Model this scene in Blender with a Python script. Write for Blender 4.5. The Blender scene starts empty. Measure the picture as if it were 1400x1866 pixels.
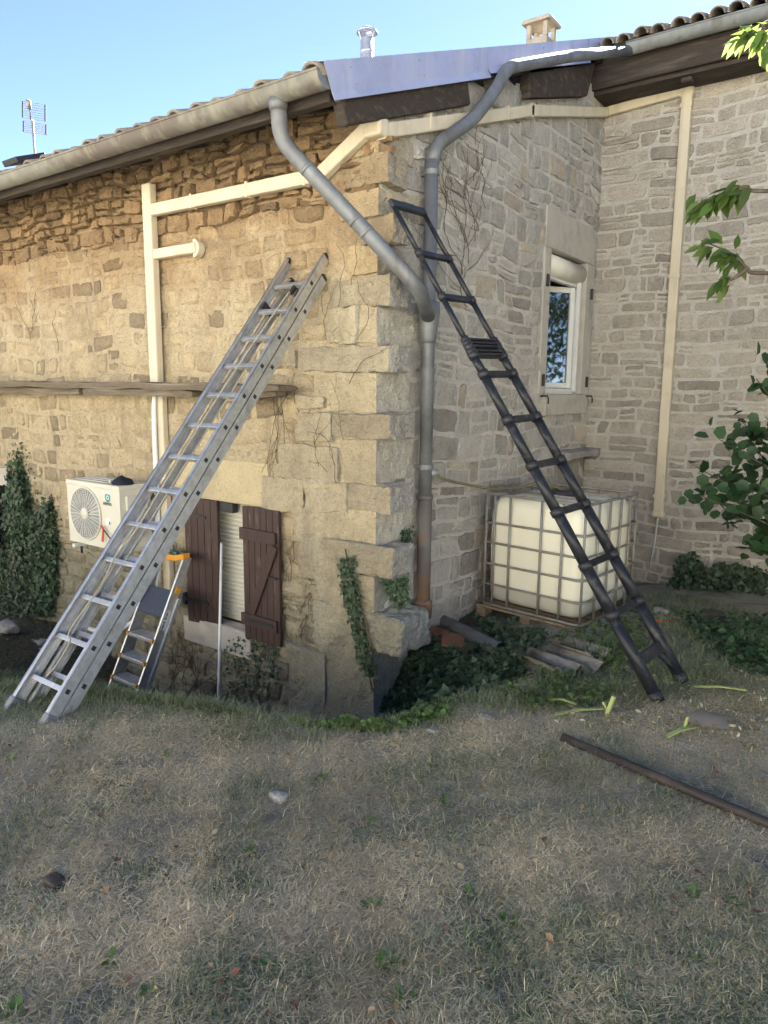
import bpy, math, random
import numpy as np
from mathutils import Vector, Matrix, noise as mnoise

# ------------------------------------------------------------------ camera, sky, sun, exposure
PITCH, ROLL, YAW = math.radians(9.65), math.radians(0.58), math.radians(54.1)
FPX, PCX, PCY, SCALE = 1300.0, 700.0, 933.0, 5.5
_fw = np.array([-math.cos(YAW), math.sin(YAW), 0.0]); _rt = np.array([math.sin(YAW), math.cos(YAW), 0.0]); _up = np.array([0, 0, 1.0])
_f = _fw * math.cos(PITCH) - _up * math.sin(PITCH)
_u = _up * math.cos(PITCH) + _fw * math.sin(PITCH)
_R = _rt * math.cos(ROLL) + _u * math.sin(ROLL)
_U = _u * math.cos(ROLL) - _rt * math.sin(ROLL)
def ray(x, y): return _f + _R * ((x - PCX) / FPX) - _U * ((y - PCY) / FPX)
CAM = -ray(682, 1310) * SCALE          # the house corner is the world origin; X along the left wall, Y along the right wall
def hit(x, y, ax, val):
    d = ray(x, y); t = (val - CAM[ax]) / d[ax]; return CAM + t * d
def PA(x, y, Y=0.0): return hit(x, y, 1, Y)      # on a plane parallel to the left wall
def PB(x, y, X=0.0): return hit(x, y, 0, X)      # on a plane parallel to the right wall
def PZ(x, y, z): return hit(x, y, 2, z)
def proj(P):
    d = np.asarray(P, float) - CAM; z = d @ _f
    return PCX + FPX * (d @ _R) / z, PCY - FPX * (d @ _U) / z, z

scene = bpy.context.scene
col = scene.collection
cam_d = bpy.data.cameras.new('camera'); cam_o = bpy.data.objects.new('camera', cam_d); col.objects.link(cam_o)
cam_d.sensor_fit = 'VERTICAL'; cam_d.sensor_height = 36.0; cam_d.lens = FPX / 1866.0 * 36.0
cam_d.clip_start = 0.05; cam_d.clip_end = 500
m = Matrix.Identity(4)
for i in range(3):
    m[i][0], m[i][1], m[i][2], m[i][3] = _R[i], _U[i], -_f[i], CAM[i]
cam_o.matrix_world = m
scene.camera = cam_o

SUN_EL, SUN_AZ = math.radians(34.2), math.radians(-7)      # azimuth measured from +Y towards +X
world = bpy.data.worlds.new('World'); scene.world = world; world.use_nodes = True
wn = world.node_tree.nodes; wl = world.node_tree.links
sky = wn.new('ShaderNodeTexSky'); sky.sky_type = 'NISHITA'; sky.sun_disc = False
sky.sun_elevation = SUN_EL; sky.sun_rotation = SUN_AZ; sky.altitude = 300; sky.air_density = 0.30; sky.dust_density = 0.03; sky.ozone_density = 0.0
wl.new(sky.outputs[0], wn['Background'].inputs[0]); wn['Background'].inputs[1].default_value = 0.05
sun_d = bpy.data.lights.new('sun', 'SUN'); sun_d.energy = 5.0; sun_d.angle = math.radians(0.53); sun_d.color = (1.0, 0.95, 0.88)
sun_o = bpy.data.objects.new('sun', sun_d); col.objects.link(sun_o)
sdir = Vector((math.sin(SUN_AZ) * math.cos(SUN_EL), math.cos(SUN_AZ) * math.cos(SUN_EL), math.sin(SUN_EL)))
sun_o.rotation_euler = sdir.to_track_quat('Z', 'Y').to_euler(); sun_o.location = sdir * 40
vs = scene.view_settings
vs.view_transform = 'Standard'; vs.look = 'None'; vs.exposure = 3.7; vs.gamma = 1.0; vs.use_curve_mapping = False
scene.cycles.max_bounces = 8; scene.cycles.diffuse_bounces = 4; scene.cycles.transparent_max_bounces = 6
scene.cycles.use_denoising = True

RNG = np.random.default_rng(7); rnd = random.Random(11)
def V(*a): return np.array(a, float)

# ------------------------------------------------------------------ materials
MATS = {}; BUMPK = 1.2
def mat(name, c1, c2=None, scale=6.0, c3=None, scale3=1.2, lo3=.52, hi3=.68, rough=.85, metal=0.0, bump=0.0, bscale=60.0, bump2=0.0, bscale2=9.0,
        tint=False, stretch=None, spec=.4, streak=None, pits=0.0, bounce_tint=None, grain=0.0, damp=None, soot=None):
    if name in MATS: return MATS[name]
    mt = bpy.data.materials.new(name); mt.use_nodes = True; MATS[name] = mt
    N = mt.node_tree.nodes; L = mt.node_tree.links; b = N['Principled BSDF']
    geo = N.new('ShaderNodeNewGeometry'); pos = geo.outputs['Position']
    if stretch:
        mp = N.new('ShaderNodeMapping'); mp.inputs['Scale'].default_value = stretch; L.new(pos, mp.inputs[0]); spos = mp.outputs[0]
    else: spos = pos
    def noise(sc, det=6, rgh=.6, p=None):
        n = N.new('ShaderNodeTexNoise'); n.inputs['Scale'].default_value = sc; n.inputs['Detail'].default_value = det; n.inputs['Roughness'].default_value = rgh
        L.new(p if p is not None else spos, n.inputs['Vector']); return n.outputs['Fac']
    def rng(fac, lo, hi):
        r = N.new('ShaderNodeMapRange'); r.inputs[1].default_value = lo; r.inputs[2].default_value = hi; L.new(fac, r.inputs[0]); return r.outputs[0]
    def mix(fac, a, bb, mode='MIX'):
        x = N.new('ShaderNodeMix'); x.data_type = 'RGBA'; x.blend_type = mode
        if hasattr(fac, 'type'): L.new(fac, x.inputs[0])
        else: x.inputs[0].default_value = fac
        for s, k in ((a, 6), (bb, 7)):
            if hasattr(s, 'type'): L.new(s, x.inputs[k])
            else: x.inputs[k].default_value = (*s, 1)
        return x.outputs[2]
    colr = None
    c2 = c2 or c1
    colr = mix(rng(noise(scale), .36, .64), c1, c2)
    if c3: colr = mix(rng(noise(scale3, 5, .65), lo3, hi3), colr, c3)
    if streak:
        mp2 = N.new('ShaderNodeMapping'); mp2.inputs['Scale'].default_value = (streak[1], streak[1], streak[1] * .08); L.new(pos, mp2.inputs[0])
        colr = mix(rng(noise(1.0, 4, .6, mp2.outputs[0]), .52, .72), colr, streak[0])
    if pits:
        n = noise(bscale * .55, 6, .75); colr = mix(rng(n, .46, .30), colr, tuple(x * .50 for x in c1))
    if damp or soot:
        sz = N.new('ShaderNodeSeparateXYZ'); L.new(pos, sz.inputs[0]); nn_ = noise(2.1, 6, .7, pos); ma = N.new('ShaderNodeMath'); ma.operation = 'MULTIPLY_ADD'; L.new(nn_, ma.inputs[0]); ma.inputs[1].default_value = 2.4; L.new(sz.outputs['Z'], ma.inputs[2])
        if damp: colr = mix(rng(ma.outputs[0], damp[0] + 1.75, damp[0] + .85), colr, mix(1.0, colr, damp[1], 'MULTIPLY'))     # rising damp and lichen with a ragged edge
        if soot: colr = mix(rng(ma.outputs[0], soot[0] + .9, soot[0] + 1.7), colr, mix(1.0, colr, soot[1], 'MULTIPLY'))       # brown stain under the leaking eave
    if grain:
        g_ = N.new('ShaderNodeMapRange'); L.new(noise(95, 8, .8, pos), g_.inputs[0]); g_.inputs[1].default_value = .32; g_.inputs[2].default_value = .68; g_.inputs[3].default_value = 1 - grain; g_.inputs[4].default_value = 1 + grain * .6
        cg = N.new('ShaderNodeCombineColor'); [L.new(g_.outputs[0], cg.inputs[k_]) for k_ in range(3)]; colr = mix(1.0, colr, cg.outputs[0], 'MULTIPLY')
    if bounce_tint:                 # warm bounce light painted into the colour of faces turned along Y
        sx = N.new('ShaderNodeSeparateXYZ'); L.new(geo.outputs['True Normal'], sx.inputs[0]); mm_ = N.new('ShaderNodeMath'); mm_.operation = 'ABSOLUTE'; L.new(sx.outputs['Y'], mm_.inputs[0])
        colr = mix(rng(mm_.outputs[0], .2, .6), colr, mix(1.0, colr, bounce_tint, 'MULTIPLY'))
    if tint:
        at = N.new('ShaderNodeAttribute'); at.attribute_name = 'tint'; colr = mix(1.0, colr, at.outputs['Color'], 'MULTIPLY')
    L.new(colr, b.inputs['Base Color'])
    b.inputs['Metallic'].default_value = metal; b.inputs['Specular IOR Level'].default_value = spec
    if rough is not None:
        r = N.new('ShaderNodeMapRange'); L.new(noise(scale * 2.3), r.inputs[0]); r.inputs[3].default_value = max(.05, rough - .12); r.inputs[4].default_value = min(1, rough + .12)
        L.new(r.outputs[0], b.inputs['Roughness'])
    prev = None
    for st, sc in ((bump2, bscale2), (bump, bscale)):
        if st:
            bp = N.new('ShaderNodeBump'); bp.inputs['Strength'].default_value = 1.0; bp.inputs['Distance'].default_value = st * BUMPK
            L.new(noise(sc, 8, .62), bp.inputs['Height'])
            if prev is not None: L.new(prev, bp.inputs['Normal'])
            prev = bp.outputs[0]
    if prev is not None: L.new(prev, b.inputs['Normal'])
    return mt

def leaf_mat(name, c1, c2, trans=.35, rough=.45):
    if name in MATS: return MATS[name]
    mt = bpy.data.materials.new(name); mt.use_nodes = True; MATS[name] = mt
    N = mt.node_tree.nodes; L = mt.node_tree.links; b = N['Principled BSDF']; out = N['Material Output']
    geo = N.new('ShaderNodeNewGeometry'); n = N.new('ShaderNodeTexNoise'); n.inputs['Scale'].default_value = 9; L.new(geo.outputs['Position'], n.inputs['Vector'])
    mx = N.new('ShaderNodeMix'); mx.data_type = 'RGBA'; L.new(n.outputs['Fac'], mx.inputs[0]); mx.inputs[6].default_value = (*c1, 1); mx.inputs[7].default_value = (*c2, 1)
    at = N.new('ShaderNodeAttribute'); at.attribute_name = 'tint'
    m2 = N.new('ShaderNodeMix'); m2.data_type = 'RGBA'; m2.blend_type = 'MULTIPLY'; m2.inputs[0].default_value = 1; L.new(mx.outputs[2], m2.inputs[6]); L.new(at.outputs['Color'], m2.inputs[7])
    L.new(m2.outputs[2], b.inputs['Base Color']); b.inputs['Roughness'].default_value = rough; b.inputs['Specular IOR Level'].default_value = .35
    tr = N.new('ShaderNodeBsdfTranslucent'); hs = N.new('ShaderNodeHueSaturation'); hs.inputs['Value'].default_value = 1.9; hs.inputs['Hue'].default_value = .47
    L.new(m2.outputs[2], hs.inputs['Color']); L.new(hs.outputs[0], tr.inputs[0])
    ms = N.new('ShaderNodeMixShader'); ms.inputs[0].default_value = trans; L.new(b.outputs[0], ms.inputs[1]); L.new(tr.outputs[0], ms.inputs[2]); L.new(ms.outputs[0], out.inputs[0])
    return mt

M = dict(
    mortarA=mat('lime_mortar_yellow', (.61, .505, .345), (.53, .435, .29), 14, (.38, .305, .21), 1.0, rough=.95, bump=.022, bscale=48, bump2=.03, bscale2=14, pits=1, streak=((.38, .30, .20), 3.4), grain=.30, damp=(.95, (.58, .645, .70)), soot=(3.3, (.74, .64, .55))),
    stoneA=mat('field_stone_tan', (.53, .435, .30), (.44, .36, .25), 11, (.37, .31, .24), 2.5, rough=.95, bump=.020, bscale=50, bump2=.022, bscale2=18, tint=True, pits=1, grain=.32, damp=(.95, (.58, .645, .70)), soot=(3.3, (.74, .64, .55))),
    mortarB=mat('lime_mortar_pale', (.60, .57, .525), (.54, .51, .47), 10, (.45, .425, .39), 1.4, rough=.95, bump=.014, bscale=60, bump2=.02, bscale2=18, tint=False, grain=.22),
    stoneB=mat('rubble_stone_grey', (.53, .50, .455), (.47, .44, .40), 12, (.38, .355, .32), 3.5, rough=.95, bump=.018, bscale=55, bump2=.026, bscale2=20, tint=True, grain=.30),
    quoin=mat('dressed_limestone', (.57, .54, .48), (.48, .455, .405), 8, (.38, .36, .325), 2.6, rough=.95, bump=.018, bscale=62, bump2=.024, bscale2=15, tint=True, pits=1, streak=((.62, .60, .54), 5.0), bounce_tint=(.98, .87, .68), grain=.30, damp=(.95, (.58, .645, .70))),
    concrete=mat('smooth_render', (.47, .44, .39), (.41, .385, .34), 7, (.34, .315, .28), 3, rough=.9, bump=.003, bscale=120, bump2=.004, bscale2=25),
    plasterY=mat('yellow_render', (.54, .45, .28), (.47, .39, .245), 6, (.40, .335, .23), 2.4, rough=.95, bump=.005, bscale=90, bump2=.008, bscale2=20, pits=1),
    zinc=mat('weathered_zinc', (.21, .22, .235), (.16, .168, .182), 9, (.14, .143, .155), 2.2, rough=.55, metal=.35, bump=.001, bscale=120, streak=((.13, .115, .105), 7)),
    zinc_flare=mat('flare_veiled_zinc', (.30, .31, .31), (.235, .245, .25), 9, (.20, .205, .215), 2.2, rough=.55, metal=.35, bump=.001, bscale=120, streak=((.17, .15, .135), 7)),  # lighter copy of the zinc, lens flare veil painted into its colour
    zincdull=mat('stained_gutter_zinc', (.235, .225, .195), (.185, .178, .155), 12, (.145, .122, .108), .9, lo3=.5, hi3=.56, rough=.65, metal=.25, bump=.001, bscale=120, streak=((.27, .255, .205), 9)),
    flash=mat('sky_tinted_sheet', (.31, .33, .47), (.36, .38, .53), 3, (.29, .30, .40), 5, rough=.45, metal=.2, bump2=.016, bscale2=3.0, streak=((.42, .43, .52), 5)),  # sky reflection and flare tint put into the base colour
    alu=mat('scuffed_aluminium', (.62, .62, .62), (.50, .50, .50), 25, (.42, .41, .40), 9, rough=.42, metal=.78, bump=.0006, bscale=200),
    alud=mat('aluminium_groove', (.30, .30, .31), (.24, .24, .25), 25, rough=.5, metal=.6),
    galv=mat('galvanised_bar', (.30, .29, .27), (.24, .23, .21), 20, (.22, .17, .12), 6, rough=.55, metal=.35),
    black=mat('black_anodised', (.016, .018, .026), (.013, .014, .020), 18, (.055, .053, .050), 16, lo3=.54, hi3=.66, rough=.45, metal=.1),
    dark=mat('black_plastic', (.02, .021, .025), (.026, .027, .032), 20, rough=.5),
    pvc=mat('cream_pvc', (.60, .525, .40), (.56, .49, .37), 3, (.47, .40, .29), 4.5, lo3=.54, hi3=.74, rough=.5, bump2=.001, bscale2=6, streak=((.46, .39, .29), 9)),
    white=mat('white_pvc', (.72, .72, .70), (.66, .66, .64), 5, rough=.45),
    blind=mat('blind_slat', (.66, .645, .56), (.61, .595, .52), 4, rough=.5),
    acbody=mat('ac_casing', (.63, .61, .53), (.59, .57, .49), 3, rough=.45),
    acgrille=mat('ac_grille', (.60, .60, .575), (.56, .56, .535), 9, rough=.5),
    acdark=mat('ac_interior', (.16, .165, .17), (.20, .205, .21), 30, rough=.6),
    teal=mat('teal_print', (.02, .27, .29), (.022, .29, .31), 5, rough=.5),
    ink=mat('black_print', (.025, .025, .03), (.02, .02, .025), 5, rough=.6),
    orange=mat('orange_plastic', (.66, .29, .03), (.60, .26, .025), 9, rough=.5),
    red=mat('red_plastic', (.55, .075, .04), (.50, .06, .035), 9, rough=.5),
    green_tool=mat('teal_case', (.03, .14, .12), (.02, .10, .09), 30, rough=.5),
    step=mat('grooved_step', (.46, .47, .50), (.38, .39, .42), 30, rough=.4, metal=.6),
    stepdark=mat('rubber_platform', (.045, .055, .085), (.035, .045, .07), 40, rough=.6, bump=.002, bscale=160),
    oldwood=mat('weathered_beam', (.058, .046, .040), (.042, .034, .030), 16, (.095, .078, .066), 3, rough=.9, bump=.006, bscale=26, stretch=(.5, 3, 6), spec=.2),
    plank=mat('grey_plank', (.19, .155, .115), (.12, .095, .072), 16, (.26, .23, .19), 4, rough=.95, bump=.006, bscale=30, stretch=(.4, 4, 6), spec=.2),
    shutter=mat('brown_shutter_paint', (.055, .030, .027), (.042, .023, .021), 12, (.15, .112, .10), 6, lo3=.56, hi3=.74, rough=.6, bump=.002, bscale=60, stretch=(2.5, 2.5, .5)),
    rust=mat('rusty_cast_iron', (.20, .115, .07), (.155, .10, .072), 9, (.13, .12, .115), 3, lo3=.44, hi3=.56, rough=.85, bump=.003, bscale=70),
    tile=mat('clay_roof_tile', (.22, .185, .15), (.15, .13, .11), 12, (.30, .27, .23), 5, rough=.95, bump=.004, bscale=60),
    terracotta=mat('broken_terracotta', (.24, .10, .06), (.18, .085, .055), 12, rough=.95, bump=.004, bscale=60),
    fibro=mat('fibre_cement', (.30, .275, .245), (.23, .21, .185), 14, (.12, .10, .075), 5, rough=.95, bump=.005, bscale=60),
    greypipe=mat('grey_drain_pipe', (.095, .10, .115), (.08, .086, .10), 8, (.14, .13, .115), 5, rough=.5),
    brownpipe=mat('dark_brown_pipe', (.045, .035, .032), (.035, .028, .026), 14, (.08, .06, .05), 8, rough=.6),
    hose=mat('olive_hose', (.14, .115, .055), (.11, .09, .045), 20, rough=.5),
    rope=mat('dirty_rope', (.42, .38, .30), (.34, .31, .245), 60, rough=.95),
    conduit=mat('grey_conduit', (.46, .47, .46), (.41, .42, .41), 20, rough=.55),
    pallet=mat('pallet_wood', (.28, .215, .145), (.215, .165, .11), 14, (.17, .125, .085), 4, rough=.9, bump=.004, bscale=40, stretch=(4, .6, 4)),
    rock=mat('loose_rock', (.42, .40, .365), (.32, .305, .28), 12, (.22, .20, .17), 4, rough=.95, bump=.012, bscale=50),
    stem=mat('dry_stem', (.13, .095, .065), (.09, .066, .045), 30, rough=.95, spec=.1),
    bark=mat('branch_bark', (.11, .085, .07), (.075, .06, .05), 30, (.16, .13, .11), 14, rough=.9, bump=.003, bscale=70, spec=.2),
    cloth=mat('navy_cloth', (.012, .014, .025), (.02, .022, .034), 40, rough=.95, bump=.003, bscale=90),
    bag=mat('dirty_plastic_sheet', (.30, .25, .205), (.25, .205, .17), 9, rough=.5),
    cane=mat('cut_green_cane', (.36, .42, .15), (.28, .34, .11), 12, rough=.6),
    chimney=mat('chimney_concrete', (.40, .35, .28), (.32, .28, .225), 9, rough=.95, bump=.004, bscale=50),
    steel=mat('stainless_flue', (.52, .56, .66), (.48, .52, .62), 5, rough=.42, metal=.55),
    interior=mat('room_interior', (.12, .12, .115), (.10, .10, .098), 3, rough=.9),
    ivy=leaf_mat('ivy_leaf', (.062, .10, .055), (.042, .075, .042), .22, .45),
    weed=leaf_mat('weed_leaf', (.11, .18, .05), (.075, .13, .04), .3),
    cherry=leaf_mat('tree_leaf', (.10, .16, .04), (.07, .12, .035), .5, .4),
    shrub=leaf_mat('shrub_leaf', (.04, .085, .032), (.028, .06, .028), .25, .4),
    grass=leaf_mat('grass_blade', (1, 1, 1), (.85, .85, .85), .2, .75),
    dryleaf=leaf_mat('dry_leaf', (1, 1, 1), (.8, .8, .8), .15, .8),
)
def glass_mat():
    mt = bpy.data.materials.new('window_glass'); mt.use_nodes = True; b = mt.node_tree.nodes['Principled BSDF']
    b.inputs['Base Color'].default_value = (.015, .02, .02, 1); b.inputs['Roughness'].default_value = .03; b.inputs['Specular IOR Level'].default_value = 1.0; b.inputs['IOR'].default_value = 1.9
    return mt
M['glass'] = glass_mat()
def tank_mat():
    mt = bpy.data.materials.new('milky_tank_plastic'); mt.use_nodes = True; N = mt.node_tree.nodes; L = mt.node_tree.links; b = N['Principled BSDF']
    geo = N.new('ShaderNodeNewGeometry'); sp = N.new('ShaderNodeSeparateXYZ'); L.new(geo.outputs['Position'], sp.inputs[0])
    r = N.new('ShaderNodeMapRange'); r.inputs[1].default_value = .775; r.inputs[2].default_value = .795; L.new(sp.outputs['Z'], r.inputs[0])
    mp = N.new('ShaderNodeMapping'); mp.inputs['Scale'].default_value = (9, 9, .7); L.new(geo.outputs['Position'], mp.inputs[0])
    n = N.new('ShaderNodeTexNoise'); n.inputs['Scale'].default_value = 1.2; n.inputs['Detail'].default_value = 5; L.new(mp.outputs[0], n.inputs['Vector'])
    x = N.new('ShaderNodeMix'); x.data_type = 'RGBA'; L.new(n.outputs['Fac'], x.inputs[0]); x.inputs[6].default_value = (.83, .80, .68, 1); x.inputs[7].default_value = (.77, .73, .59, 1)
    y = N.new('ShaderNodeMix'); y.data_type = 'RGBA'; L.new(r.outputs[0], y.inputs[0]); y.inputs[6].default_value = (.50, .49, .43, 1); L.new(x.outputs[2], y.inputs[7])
    L.new(y.outputs[2], b.inputs['Base Color']); b.inputs['Roughness'].default_value = .4
    b.inputs['Subsurface Weight'].default_value = .25; b.inputs['Subsurface Radius'].default_value = (.08, .07, .05)
    return mt
M['tank'] = tank_mat()

# ------------------------------------------------------------------ mesh helpers
def link(o): col.objects.link(o); return o
def tag(o, label=None, cat=None, group=None, kind=None):
    if label: o['label'] = label
    if cat: o['category'] = cat
    if group: o['group'] = group
    if kind: o['kind'] = kind
    return o
def wloc(o):
    v = np.array(o.location); p = o.parent
    while p is not None: v = v + np.array(p.location); p = p.parent
    return v
def thing(name, loc, label, cat, group=None):
    o = link(bpy.data.objects.new(name, None)); o.location = loc; o.empty_display_size = .1
    return tag(o, label, cat, group)
def mesh_obj(name, verts, faces, material, parent=None, smooth=False, tint=None, bevel=0.0, centre=True):
    verts = np.asarray(verts, float).reshape(-1, 3)
    c = (verts.min(0) + verts.max(0)) / 2 if centre else np.zeros(3)
    me = bpy.data.meshes.new(name)
    if isinstance(faces, np.ndarray):
        nf, k = faces.shape
        me.vertices.add(len(verts)); me.vertices.foreach_set('co', (verts - c).ravel().astype(np.float32))
        me.loops.add(nf * k); me.loops.foreach_set('vertex_index', faces.ravel().astype(np.int32))
        me.polygons.add(nf); me.polygons.foreach_set('loop_start', (np.arange(nf) * k).astype(np.int32))
        me.update(calc_edges=True)
    else:
        me.from_pydata((verts - c).tolist(), [], faces); me.update()
    if smooth: me.polygons.foreach_set('use_smooth', np.ones(len(me.polygons), bool))
    if tint is not None:
        a = me.attributes.new('tint', 'FLOAT_COLOR', 'POINT')
        t = np.asarray(tint, float)
        if t.ndim == 1: t = np.tile(t, (len(verts), 1))
        a.data.foreach_set('color', np.hstack([t, np.ones((len(t), 1))]).ravel().astype(np.float32))
    me.materials.append(material)
    o = link(bpy.data.objects.new(name, me))
    if parent is not None:
        o.parent = parent; o.location = c - wloc(parent)
    else: o.location = c
    if bevel:
        md = o.modifiers.new('bevel', 'BEVEL'); md.width = bevel; md.segments = 2; md.limit_method = 'ANGLE'
    return o

class MB:
    def __init__(s): s.v = []; s.f = []
    def add(s, vs, fs):
        k = len(s.v); s.v += [tuple(map(float, p)) for p in vs]; s.f += [tuple(i + k for i in f) for f in fs]; return s
    def obox(s, c, ax, ay, az):          # centre and three half-axis vectors
        c, ax, ay, az = map(lambda q: np.asarray(q, float), (c, ax, ay, az))
        vs = [c + i * ax + j * ay + k * az for i in (-1, 1) for j in (-1, 1) for k in (-1, 1)]
        return s.add(vs, [(0, 1, 3, 2), (4, 6, 7, 5), (0, 4, 5, 1), (2, 3, 7, 6), (0, 2, 6, 4), (1, 5, 7, 3)])
    def box(s, a, b):
        a, b = np.minimum(a, b), np.maximum(a, b); c = (a + b) / 2; h = (b - a) / 2
        return s.obox(c, (h[0], 0, 0), (0, h[1], 0), (0, 0, h[2]))
    def bar(s, p, q, w, d, ref=(0, 0, 1)):     # rectangular bar from p to q
        p, q = np.asarray(p, float), np.asarray(q, float); t = q - p; L = np.linalg.norm(t); t = t / L
        n = np.asarray(ref, float); n = n - (n @ t) * t; n /= np.linalg.norm(n); b = np.cross(t, n)
        return s.obox((p + q) / 2, t * L / 2, b * w / 2, n * d / 2)
    def tube(s, path, r, n=10, cap=True):
        P = [np.asarray(p, float) for p in path]; k = len(P)
        rr = r if hasattr(r, '__len__') else [r] * k
        T = [(P[min(i + 1, k - 1)] - P[max(i - 1, 0)]) for i in range(k)]; T = [t / max(np.linalg.norm(t), 1e-9) for t in T]
        a = np.array([0, 0, 1.0]) if abs(T[0][2]) < .9 else np.array([1.0, 0, 0])
        a = a - (a @ T[0]) * T[0]; a /= np.linalg.norm(a); vs = []; fs = []
        for i in range(k):
            a = a - (a @ T[i]) * T[i]; a /= np.linalg.norm(a); b = np.cross(T[i], a)
            for j in range(n):
                th = 2 * math.pi * j / n; vs.append(P[i] + rr[i] * (math.cos(th) * a + math.sin(th) * b))
        for i in range(k - 1):
            for j in range(n):
                fs.append((i * n + j, i * n + (j + 1) % n, (i + 1) * n + (j + 1) % n, (i + 1) * n + j))
        if cap: fs.append(tuple(range(n))[::-1]); fs.append(tuple((k - 1) * n + j for j in range(n)))
        return s.add(vs, fs)
    def sweep(s, path, w, d, N):        # rectangular trunking along a path lying on planes; N gives the outward normal at each point
        P = [np.asarray(p, float) for p in path]; k = len(P); vs = []; fs = []
        for i in range(k):
            t = P[min(i + 1, k - 1)] - P[max(i - 1, 0)]
            t0 = P[i] - P[i - 1] if i else t; t1 = P[i + 1] - P[i] if i < k - 1 else t
            t0 = t0 / np.linalg.norm(t0); t1 = t1 / np.linalg.norm(t1); t = t0 + t1; t /= np.linalg.norm(t)
            n = np.asarray(N[i], float); n = n - (n @ t) * t; n /= np.linalg.norm(n); b = np.cross(t, n)
            sc = 1 / max(.5, math.sqrt((1 + t0 @ t1) / 2))
            for bb, nn in ((-1, 0), (-1, .85), (-.85, 1), (.85, 1), (1, .85), (1, 0)): vs.append(P[i] + b * bb * w / 2 * sc + n * nn * d)
        for i in range(k - 1):
            for j in range(6): fs.append((i * 6 + j, i * 6 + (j + 1) % 6, (i + 1) * 6 + (j + 1) % 6, (i + 1) * 6 + j))
        fs.append((5, 4, 3, 2, 1, 0)); fs.append(tuple((k - 1) * 6 + j for j in range(6)))
        return s.add(vs, fs)
    def build(s, name, material, parent=None, smooth=False, bevel=0.0, tint=None):
        return mesh_obj(name, s.v, s.f, material, parent, smooth, tint, bevel)

def smooth_path(pts, n=8):
    P = [np.asarray(p, float) for p in pts]; out = []
    Q = [2 * P[0] - P[1]] + P + [2 * P[-1] - P[-2]]
    for i in range(1, len(Q) - 2):
        for k in range(n):
            t = k / n; a, b, c, d = Q[i - 1], Q[i], Q[i + 1], Q[i + 2]
            out.append(.5 * ((2 * b) + (c - a) * t + (2 * a - 5 * b + 4 * c - d) * t * t + (3 * b - a - 3 * c + d) * t ** 3))
    out.append(P[-1]); return out
def fillet(pts, r, n=5):          # straight runs with rounded bends
    P = [np.asarray(p, float) for p in pts]; out = [P[0]]
    for i in range(1, len(P) - 1):
        a, b, c = P[i - 1], P[i], P[i + 1]; d0 = (a - b); d1 = (c - b); l0, l1 = np.linalg.norm(d0), np.linalg.norm(d1)
        q = min(r, l0 * .45, l1 * .45); p0 = b + d0 / l0 * q; p1 = b + d1 / l1 * q
        for k in range(n + 1):
            t = k / n; out.append((1 - t) ** 2 * p0 + 2 * t * (1 - t) * b + t * t * p1)
    out.append(P[-1]); return out
def nz(p, s=1.0, o=0.0): return mnoise.noise(Vector((p[0] * s + o, p[1] * s - o, p[2] * s + o * .37)))
def rock(a, b, name, material, parent, seed=0, amp=.02, rnd_=.12, seg=5, tint=None, smooth=True):
    """rough block between corners a and b: subdivided cube, rounded edges, noisy faces"""
    a, b = np.minimum(a, b), np.maximum(a, b); c = (a + b) / 2; h = (b - a) / 2
    vs = {}; V_ = []; F_ = []
    def vid(i, j, k):
        key = (i, j, k)
        if key not in vs:
            p = np.array([2 * i / seg - 1, 2 * j / seg - 1, 2 * k / seg - 1])
            q = p * h; rr = rnd_ * h.min() * 2
            inner = np.clip(q, -(h - rr), h - rr); d = q - inner; L = np.linalg.norm(d)
            if L > 1e-9: q = inner + d / L * min(L, rr)
            w = c + q
            off = amp * (nz(w, 3.1, seed) + .6 * nz(w, 7.7, seed + 5) + .5 * nz(w, 19.0, seed + 9) + (0 if smooth else .3 * nz(w, 41.0, seed)))
            nrm = p / np.linalg.norm(p)
            vs[key] = len(V_); V_.append(w + nrm * off)
        return vs[key]
    for i in range(seg):
        for j in range(seg):
            for (x, y) in ((0, 1),):
                F_.append((vid(i, j, 0), vid(i, j + 1, 0), vid(i + 1, j + 1, 0), vid(i + 1, j, 0)))
                F_.append((vid(i, j, seg), vid(i + 1, j, seg), vid(i + 1, j + 1, seg), vid(i, j + 1, seg)))
                F_.append((vid(i, 0, j), vid(i + 1, 0, j), vid(i + 1, 0, j + 1), vid(i, 0, j + 1)))
                F_.append((vid(i, seg, j), vid(i, seg, j + 1), vid(i + 1, seg, j + 1), vid(i + 1, seg, j)))
                F_.append((vid(0, i, j), vid(0, i, j + 1), vid(0, i + 1, j + 1), vid(0, i + 1, j)))
                F_.append((vid(seg, i, j), vid(seg, i + 1, j), vid(seg, i + 1, j + 1), vid(seg, i, j + 1)))
    return mesh_obj(name, V_, F_, material, parent, smooth, tint if tint is not None else (1, 1, 1))

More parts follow.
